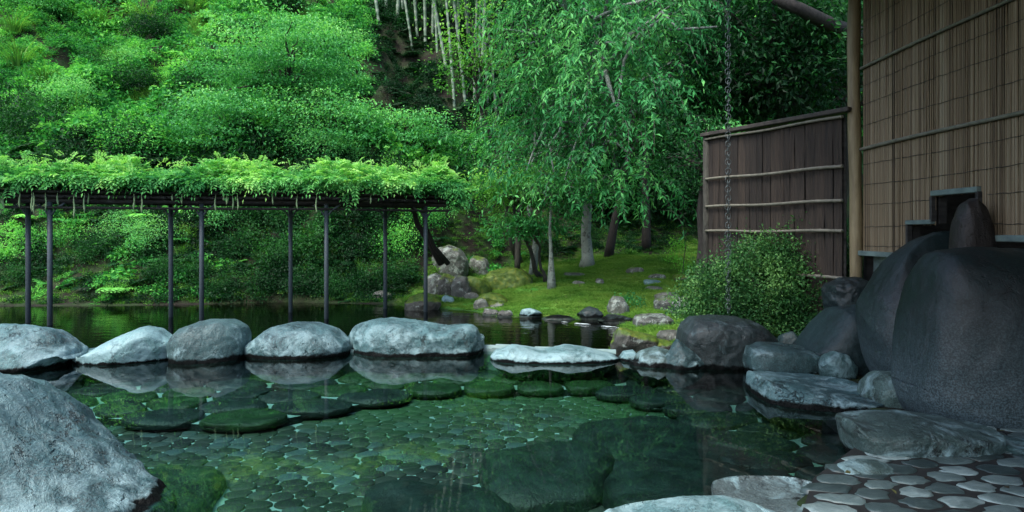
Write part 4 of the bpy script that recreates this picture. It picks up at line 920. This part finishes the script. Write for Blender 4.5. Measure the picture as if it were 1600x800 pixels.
# weeping tree
def weeping():
    r_ = np.random.default_rng(44); base = np.array([*[c for c in hit(917, 416)]]); root = empty('weeping_tree', tuple(base), label='weeping tree with long drooping leaves and a pale lichened trunk, centre right', cat='tree')
    cc = np.array(W(950, 90, 13.8)); rad = np.array([2.4, 2.4, 3.6])
    n = 2600
    q = rdir(n, r_)*(r_.random((n, 1))**.33); q[:, 2] = np.where(q[:, 2] < 0, q[:, 2]*1.05, q[:, 2]); q[:, :2] *= np.where(q[:, 2] < -.4, 1.35, 1)[:, None]; S = cc+q*rad*(1+.2*fbm(q*2, 3, 2))[:, None]
    # crown is wider at right side low; trim to a ragged lower rim
    rim = 2.45+.45*fbm(np.stack([S[:, 0]*1.2, S[:, 1], S[:, 0]*0], -1), 6, 2)
    S = S[(S[:, 2] > rim-.2) & (fbm(S*1.5, 77, 2) > -.5)]; n = len(S)
    outd = unit((S-cc)*np.array([1, 1, .1])+r_.normal(0, .5, (n, 3))); outd[:, 2] = .1
    Lt = r_.uniform(.3, .95, n); g = Geo(); tw = Geo(); m_ = 13
    tt = np.linspace(0, 1, m_); off = outd[:, None]*(Lt[:, None]*.95*(1-(1-tt)**1.5))[..., None]; off[..., 2] -= Lt[:, None]*.85*tt**1.8; off[..., 2] += Lt[:, None]*.15*tt
    P = S[:, None]+off+r_.normal(0, .012, (n, m_, 3)); T = unit(np.gradient(P, axis=1)); side = unit(np.cross(T, UP+1e-3))
    sg = np.where(np.arange(m_) % 2, 1, -1)[None, :, None]
    D = unit(T*.6+side*sg*.7+r_.normal(0, .45, P.shape)-UP*.3); N = unit(np.cross(side*sg, D)*1+UP*.6+r_.normal(0, .45, P.shape))
    ct = np.repeat(np.clip(.42+.25*fbm(S*1.3, 12, 2)+r_.normal(0, .12, n), 0, 1), m_)
    k = r_.uniform(.75, 1.25, n*m_)
    g.leaves(P.reshape(-1, 3)-base, D.reshape(-1, 3), N.reshape(-1, 3), (.125*k*np.repeat(r_.uniform(.75, 1.25, n), m_)), .043*k, np.clip(ct+r_.normal(0, .1, n*m_), 0, 1), droop=.15)
    link('crown', g.mesh('crown'), MT['cherry'], parent=root)
    for i in range(0, n, 2): tw.tube(P[i, ::4]-base, .005, 3, caps=False)
    link('twigs', tw.mesh('twigs', True), MT['bark'], parent=root)
    fork = np.array(W(918, 318, base[1]-.1))-base
    g = Geo(); P = np.array([(0, 0, -.1), (.02, 0, .25), (-.03, 0, .9), (fork[0], fork[1], fork[2]), (fork[0]+.15, fork[1]-.2, fork[2]+1.1), (fork[0]+.1, fork[1]-.6, fork[2]+2.2)])
    g.tube(P, (.27, .17, .14, .13, .11, .08), 14); link('trunk', g.mesh('trunk', True), MT['barkpale'], parent=root)
    g = Geo()
    for i in range(34):
        c = S[r_.integers(n)]-base; st = P[3+i % 3]; g.tube(branch_path(st, c, r_, 10, .35, .16), np.linspace(.07, .016, 10), 6)
    for pts in ([(1120, 42, 11.6), (1060, 46, 11.7), (1035, 20, 12), (985, 55, 12.4), (955, 95, 12.8)], [(1050, 20, 12.5), (1000, 50, 12.5), (975, 95, 12.6), (965, 175, 12.6), (945, 110, 13)], [(1120, 0, 12), (1030, -5, 12.4), (970, 10, 12.9), (930, 30, 13.5)]):
        g.tube(np.array([W(*p) for p in pts])-base, np.linspace(.02, .05, len(pts)), 7)
    link('limbs', g.mesh('limbs', True), MT['barkpale'], parent=root)
    return root
weeping()
# slim trunks below the weeping crown
def trunk_tree(pts, rr, name, label, bark='barkpale', crown=None, seed=0):
    Y = pts[0][2]; P = np.array([W(*p) for p in pts]); P[0, 2] = min(P[0, 2], float(ground(P[:1, 0], P[:1, 1])[0]))-.08
    root = empty(name, tuple(P[0]), label=label, cat='tree'); g = Geo(); Q = []
    for a, b in zip(P[:-1], P[1:]): Q += [a+(b-a)*t for t in (0, .33, .66)]
    Q.append(P[-1]); Q = np.array(Q)-P[0]; g.tube(Q, np.interp(np.linspace(0, 1, len(Q)), np.linspace(0, 1, len(rr)), rr), 9)
    link('trunk', g.mesh('trunk', True), MT[bark], parent=root)
    if crown:
        r_ = np.random.default_rng(seed); q = rdir(crown[1], r_)*r_.random((crown[1], 1))**.4*np.array(crown[2])+(P[-1]-P[0])+np.array(crown[3]); g = Geo()
        clump(g, q, crown[4], .4, .075, .04, r_, flat=.4); link('crown', g.mesh('crown'), MT[crown[0]], parent=root)
        g = Geo()
        for c in q[:12]: g.tube(branch_path(Q[-1], c, r_, 6), np.linspace(.03, .008, 6), 5)
        link('limbs', g.mesh('limbs', True), MT[bark], parent=root)
cr = lambda n=60: ('shade', n, (1.6, 1.3, 1.1), (0, 0, 1.4), 70)
trunk_tree([(862, 424, 14.9), (861, 395, 14.9), (859, 360, 14.9), (862, 310, 14.9)], (.12, .045, .035, .03), 'slim_tree', 'slim grey stem with a flared foot in front of the lichened trunk', crown=('maple', 30, (.9, .8, .5), (0, 0, .4), 60), seed=61)
trunk_tree([(832, 398, 17.2), (838, 375, 17.2), (832, 350, 17.1), (826, 320, 17)], (.12, .09, .08, .06), 'forked_tree', 'pale leaning trunk left of the lichened trunk', crown=cr(30), seed=62)
trunk_tree([(808, 392, 18), (810, 360, 18), (812, 320, 18)], (.09, .08, .06), 'forked_tree', 'dark straight trunk at the far left of the trunk group', 'bark', crown=cr(30), seed=63)
trunk_tree([(950, 360, 19), (962, 340, 19), (972, 300, 18.9), (985, 230, 18.6)], (.15, .12, .10, .09), 'leaning_tree', 'brown trunk leaning right, just right of the lichened trunk', 'barkdark', crown=cr(), seed=64)
trunk_tree([(1010, 385, 20), (1010, 330, 20), (1008, 280, 20), (1012, 220, 20)], (.16, .12, .11, .1), 'shaded_tree', 'thick shaded trunk between the lichened trunk and the fence', 'barkdark', crown=cr(80), seed=65)
trunk_tree([(1068, 380, 21), (1062, 320, 21), (1070, 260, 21)], (.13, .1, .09), 'shaded_tree', 'dark trunk nearest to the left end of the bark fence', 'barkdark', crown=cr(80), seed=66)
trunk_tree([(1096, 480, 10.9), (1094, 430, 10.9), (1098, 380, 10.9), (1094, 330, 10.9), (1100, 270, 10.9)], (.12, .085, .075, .06, .04), 'shaded_tree', 'dark rough trunk right against the fence end, beside the shrub', 'barkdark', crown=('shade', 26, (.5, .5, .8), (-.2, .2, .4), 60), seed=67)

# dark broadleaf trees at right
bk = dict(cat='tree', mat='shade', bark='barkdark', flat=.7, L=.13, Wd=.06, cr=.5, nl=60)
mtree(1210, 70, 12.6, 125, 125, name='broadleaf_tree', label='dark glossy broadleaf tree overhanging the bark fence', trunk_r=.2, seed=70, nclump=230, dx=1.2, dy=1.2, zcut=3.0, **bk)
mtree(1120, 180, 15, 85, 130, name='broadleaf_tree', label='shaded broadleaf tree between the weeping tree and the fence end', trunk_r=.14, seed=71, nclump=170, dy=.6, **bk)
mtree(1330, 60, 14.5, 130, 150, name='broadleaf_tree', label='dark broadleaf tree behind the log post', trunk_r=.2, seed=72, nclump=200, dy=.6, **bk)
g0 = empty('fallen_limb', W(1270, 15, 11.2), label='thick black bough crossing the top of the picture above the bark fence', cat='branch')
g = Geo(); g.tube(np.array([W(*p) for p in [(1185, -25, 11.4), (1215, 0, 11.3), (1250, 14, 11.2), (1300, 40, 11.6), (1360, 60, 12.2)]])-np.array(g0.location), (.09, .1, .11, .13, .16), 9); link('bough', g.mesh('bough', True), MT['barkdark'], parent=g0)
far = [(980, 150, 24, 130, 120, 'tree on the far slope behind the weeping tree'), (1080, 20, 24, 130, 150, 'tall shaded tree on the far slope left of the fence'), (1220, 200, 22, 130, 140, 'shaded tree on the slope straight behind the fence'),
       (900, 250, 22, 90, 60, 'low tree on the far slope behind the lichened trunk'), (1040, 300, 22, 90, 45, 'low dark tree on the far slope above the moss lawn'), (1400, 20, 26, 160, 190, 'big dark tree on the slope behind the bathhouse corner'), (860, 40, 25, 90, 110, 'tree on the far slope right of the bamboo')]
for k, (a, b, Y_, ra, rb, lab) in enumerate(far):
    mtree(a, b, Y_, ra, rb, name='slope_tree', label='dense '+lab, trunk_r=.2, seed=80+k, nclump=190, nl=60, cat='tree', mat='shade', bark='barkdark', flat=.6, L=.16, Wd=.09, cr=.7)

# ------------------------------------------------------------------ bamboo
BAM = [(593, 38, 588), (603, 20, 603), (645, 77, 634), (652, 57, 648), (665, 75, 664), (676, 55, 677), (684, 95, 680), (698, 107, 680), (710, 165, 700), (727, 160, 712), (741, 175, 742), (747, 175, 748), (751, 214, 753), (762, 175, 758), (777, 195, 762), (786, 165, 776), (620, 30, 622), (630, 24, 629), (715, 60, 716), (733, 70, 728), (770, 60, 768)]
r_ = np.random.default_rng(90)
m = NM('bamboo_culm'); P = m.pos(); t = m.tone(); n1 = m.noise(m.map(P, (1, 1, .3)), 3, 4, .6)
c = m.mix(m.ramp(n1, .35, .65), (.06, .12, .065), (.14, .20, .13)); c = m.mix(m.ramp(t, .5, 1.), c, (.22, .26, .2))
MT['culm'] = m.done(m.bsdf(c, .4, None, .5))
ORD = 'leftmost second third fourth fifth sixth seventh eighth ninth tenth eleventh twelfth thirteenth fourteenth fifteenth sixteenth seventeenth eighteenth nineteenth twentieth rightmost'.split()
for k, (bx, by, tx) in enumerate(sorted(BAM)):
    b = hit(bx, by, 14); H_ = r_.uniform(9, 12); lean = (tx-bx)/max(by, 30)*1.0
    root = empty('bamboo', b, label=('pale green bamboo stem, '+ORD[k]+(' of the hillside grove' if k in (0, 20) else ' from the left in the hillside grove')), cat='bamboo', group='bamboo stems of the hillside grove')
    nn = 30; zz = np.linspace(0, H_, nn*3+1); f = (zz/H_*nn) % 1; ringm = (f < .02) | (f > .98); r0 = r_.uniform(.05, .075)
    ts = lean*zz+.004*zz**2*np.sign(lean+.001)
    g = Geo(); V0 = np.stack([ts, .01*zz, zz-.15], -1); g.tube(V0, r0*(1-.5*zz/H_)*np.where(ringm, 1.1, 1.0), 8)
    me = g.mesh('culm', True); a = np.repeat(np.where(ringm, 1., .3), 8); a = np.concatenate([a, [.3, .3]]); me.attributes['tone'].data.foreach_set('value', a.astype(np.float32))
    link('culm', me, MT['culm'], parent=root)
    q = r_.uniform(.42, 1, 46)*H_; C = np.stack([lean*q+r_.normal(0, .7, 46), r_.normal(-.1, .6, 46), q-r_.random(46)*.6], -1); g = Geo()
    clump(g, C, 46, .5, .17, .028, r_, flat=.9, out=.25, droop=1.2, upn=.2); link('foliage', g.mesh('foliage'), MT['bamboo_leaf'], parent=root)

# ------------------------------------------------------------------ shrubs, ferns, grasses one can tell apart
def shell_shrub(g, rad, k, nl, cr, L, Wd, r_, low=-.1):
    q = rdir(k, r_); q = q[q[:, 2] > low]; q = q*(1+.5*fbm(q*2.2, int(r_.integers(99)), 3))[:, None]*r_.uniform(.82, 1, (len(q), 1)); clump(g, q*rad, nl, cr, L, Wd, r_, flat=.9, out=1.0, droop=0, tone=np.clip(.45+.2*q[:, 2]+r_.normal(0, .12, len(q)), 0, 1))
r_ = np.random.default_rng(300)
c = np.array(W(1210, 455, 9.0)); root = empty('azalea_shrub', (c[0], 9.0, .1), label='dense small-leaved green shrub in front of the dark bark fence', cat='shrub')
g = Geo()
for dx, dy, dz, rr in ((-.4, 0, .6, .75), (.1, .1, .95, .6), (.42, 0, 1.0, .58), (-.75, .1, .5, .5), (.7, .05, .7, .52), (0, -.15, .4, .8), (.45, -.2, .3, .65), (.95, .1, .8, .42)):
    q = rdir(330, r_); q = q*(1+.5*fbm(q*2.5+dx*9, 7, 3))[:, None]*rr*r_.uniform(.75, 1, (330, 1))*np.array([1, .75, .95]); q = q+np.array([dx, dy, dz]); q = q[q[:, 2] > .02]
    clump(g, q, 26, .12, .05, .026, r_, flat=.9, out=.9, droop=-.3)
link('foliage', g.mesh('foliage'), MT['azalea'], parent=root)
g = Geo()
for k in range(26): g.tube(branch_path((r_.normal(0, .1), r_.normal(0, .1), 0), (r_.normal(0, .5), r_.normal(0, .3), r_.uniform(.5, 1.2)), r_, 6), np.linspace(.018, .004, 6), 5)
link('stems', g.mesh('stems', True), MT['bark'], parent=root)
# small singles
def single(px, py, name, label, cat, mat, build, h0=8.8, group=None):
    b = hit(px, py, h0); g = Geo(); build(g); return link(name, g.mesh(name), MT[mat], loc=(b[0], b[1], b[2]-.02), label=label, cat=cat, group=group)
def cl(k, R_, H_, nl, L, Wd):
    def f(g): clump(g, dome(k, R_, H_), nl, .12, L, Wd, r_, out=.8)
    return f
b = hit(1066, 432); root = empty('sapling', b, label='bright lime-green sapling at the right of the moss lawn', cat='plant')
g = Geo(); clump(g, np.abs(rdir(20, r_))*np.array([.35, .3, .75])+np.array([-.2, 0, .12]), 26, .16, .06, .04, r_, tone=np.full(20, .6)); link('foliage', g.mesh('foliage'), MT['fresh'], parent=root)
g = Geo(); g.tube([(0, 0, -.05), (.05, 0, .5), (.1, 0, .8)], .012, 5); link('stem', g.mesh('stem'), MT['bark'], parent=root)
single(985, 480, 'small_shrub', 'small round emerald plant behind the white-capped upright stone', 'plant', 'cherry', cl(26, .26, .36, 20, .04, .025))
single(1060, 500, 'small_shrub', 'little leafy plant between the ledge rock and the big bank boulder', 'plant', 'azalea', cl(22, .28, .3, 18, .05, .03))
for px, py, L_, lab in ((722, 424, .5, 'spiky grass clump between the two lichened rocks'), (812, 407, .42, 'arching grass tuft at the far left edge of the moss lawn'), (985, 398, .35, 'low dark grass tuft beyond the thin flat stone'), (1040, 412, .35, 'grass tuft left of the bright sapling'), (916, 402, .3, 'fern-like tuft growing on the foot of the lichened trunk')):
    single(px, py, 'grass_tuft', lab, 'grass tuft', 'grass', lambda g: blades(g, 90, L_, .018, r_, spread=.14, arch=.9))
for px, py, L_, lab in ((30, 110, 1.4, 'long arching grass clump near the top left corner'), (150, 45, 1.3, 'long bluish grass clump high on the slope, left of centre'), (225, 35, 1.2, 'long grass clump near the top edge, right of the bluish one'), (20, 55, 1.2, 'topmost long grass clump on the left edge'), (70, 130, .8, 'yellowish grass tuft on the left slope'), (115, 170, .8, 'yellowish grass tuft above the small rock face'), (185, 100, .8, 'yellowish grass tuft in the middle of the left slope'), (300, 20, 1.1, 'arching grass clump at the top edge above the maple')):
    single(px, py, 'grass_clump', lab, 'grass', 'grass', lambda g: blades(g, 150, L_, .022, r_, spread=.35, arch=1.0), 14)
for px, py, lab in ((90, 195, 'fern beside the small rock face on the left slope'), (275, 90, 'fern high on the slope left of the maple'), (55, 345, 'fern under the left end of the pergola'), (110, 350, 'fern between the first two front posts, near the left one'), (225, 345, 'fern under the pergola left of the second front post'), (185, 460, 'bright fern low on the bank near the water, left')):
    b = hit(px, py, 14); root = empty('fern', (b[0], b[1], b[2]-.02), label=lab, cat='fern')
    for k in range(12):
        g = Geo(); fronds(g, 1, .6, r_, tone=.6); link('frond', g.mesh('frond'), MT['under'], parent=root, rot=(0, 0, k*2.4))
# shrubs on the hill and bank, copies of three builds
sh_me = []
for k, (mt2, L_, W_) in enumerate((('under', .07, .04), ('shade', .09, .05), ('maple', .06, .035))):
    g = Geo(); shell_shrub(g, np.array([1, .9, .8]), 110, 60, .42, L_*1.15, W_*1.15, r_); me = g.mesh('bush'); me.materials.append(MT[mt2]); sh_me.append(me)
n = 0
while n < 40:
    px, py = r_.uniform(-60, 900), r_.uniform(0, 300); b = hit(px, py, 14)
    if b[1] > 40 or px < -20 or (px > 570 and py < 220): continue
    n += 1; s_ = r_.uniform(.45, 1.0); kk = int(r_.integers(3))
    row = 'high up' if py < 70 else ('halfway up' if py < 160 else ('low down' if py < 235 else 'behind the pergola canopy'))
    cols = [(60, 'at the left edge'), (170, 'above the leftmost posts'), (300, 'left of the large maple'), (420, 'on the left side of the large maple'), (540, 'on the right side of the large maple'), (660, 'between large maple and bamboo'), (770, 'below the bamboo'), (2000, 'behind the weeping tree')]
    lab = ('large ' if s_ > .8 else 'small ' if s_ < .6 else '')+('bright bush ', 'dark bush ', 'pale bush ')[kk]+row+', '+[c for e, c in cols if px < e][0]
    link('bush', sh_me[kk], loc=(b[0], b[1], b[2]-.1), rot=(0, 0, r_.uniform(0, 6)), sc=(s_, s_, s_*r_.uniform(.7, 1.1)), label=lab, cat='bush', group='bushes scattered over the hillside')
for px, py, s_, j, lab in ((400, 460, .45, 1, 'dark bush at the water edge left of the third rear post'), (470, 455, .45, 1, 'dark bush at the water edge right of the third rear post'), (520, 460, .4, 1, 'low dark bush at the water edge right of the third front post'), (385, 345, .7, 1, 'dark bush high on the bank above the second front post'), (450, 350, .7, 1, 'dark bush high on the bank behind the third rear post'), (590, 355, .6, 1, 'dark bush high on the bank left of the climbing trunk'), (250, 440, .45, 1, 'dark bush low on the bank behind the second rear post'), (345, 455, .35, 1, 'dark bush at the water edge right of the second front post'), (30, 440, .4, 1, 'dark low bush at the water edge by the left picture edge'), (150, 405, .5, 1, 'dark bush in the middle of the bank left of the broad leafy bush'), (195, 372, .62, 2, 'broad leafy bush under the pergola, left of the second rear post'), (240, 385, .6, 2, 'drooping bush just right of the broad one under the pergola'), (300, 440, .45, 1, 'dark bush at the bank right of the second rear post'), (370, 400, .6, 1, 'shaded bush on the bank right of the second front post'), (430, 420, .55, 1, 'shaded bush left of the third rear post'), (480, 400, .7, 1, 'shaded bush between third rear and third front posts'), (560, 400, .7, 1, 'shaded bush right of the third front post'), (565, 455, .5, 1, 'dark hanging bush over the hollow in the bank'), (620, 395, .65, 0, 'lit bush behind the climbing trunk'), (100, 380, .5, 0, 'bush on the bank between the first two front posts'), (20, 400, .6, 0, 'bush on the bank at the left picture edge'), (185, 455, .25, 0, 'small bright bush at the water edge, left'), (530, 350, .8, 1, 'large shaded bush up the bank behind the third front post'), (620, 440, .5, 1, 'grassy dark bush left of the rightmost posts'), (655, 350, .6, 0, 'bush above the climbing trunk'), (330, 350, .7, 2, 'bush high on the bank behind the second front post')):  # dark and shaded ones carry the bank's shade in their leaf colour
    b = hit(px, py, 14); link('bush', sh_me[j], loc=(b[0], b[1]+s_*.3, b[2]), rot=(0, 0, r_.uniform(0, 6)), sc=s_, label=lab, cat='bush')

# little cascade spilling between the shore stones
g = Geo(); r_ = np.random.default_rng(12)
for k in range(12):
    px = r_.choice([880, 905, 945, 958])+r_.normal(0, 5); py = 499+.03*(px-872)+r_.normal(0, 1.2); Y_ = 11.55-(px-872)*.008; p = np.array(W(px, py, Y_)); l = r_.uniform(.04, .11)
    xx = np.linspace(-l, l, 6); g.tube(np.stack([p[0]+xx, p[1]+.02*np.sin(xx*20+k), np.full(6, -.035)+.006*np.cos(xx*15)], -1), np.array([.001, .003, .005, .004, .003, .001]), 4)
m = NM('foam'); MT['foam'] = m.done(m.bsdf((.5, .6, .62), .3))
link('cascade_foam', g.mesh('cascade_foam', True), MT['foam'], kind='stuff', label='thin white foam where the little cascade enters the pond', cat='foam')

# a little leaf litter on moss, bank and paving
n = 700; x = r_.uniform(-2, 7, n); y = r_.uniform(9, 19.5, n); k = (sdist(POND, x, y) > .1) & (np.abs(x/y) < .5); x, y = x[k], y[k]
x = np.r_[x, r_.uniform(1.8, 4.5, 16)]; y = np.r_[y, r_.uniform(3, 5, 16)]; n = len(x); z = ground(x, y)+.035+.05*(y < 6)
g = Geo(); D = rdir(n, r_)*np.array([1, 1, .2]); g.leaves(np.stack([x, y, z], -1), D, unit(UP+.3*r_.standard_normal((n, 3))), r_.uniform(.03, .07, n), .03, r_.random(n))
MT['litter'] = leaf_mat('fallen_leaves', (.03, .022, .012), (.06, .05, .02), (.10, .11, .04), .1)
link('leaf_litter', g.mesh('leaf_litter'), MT['litter'], kind='stuff', label='small brown fallen leaves strewn over moss lawn and paving', cat='leaves')
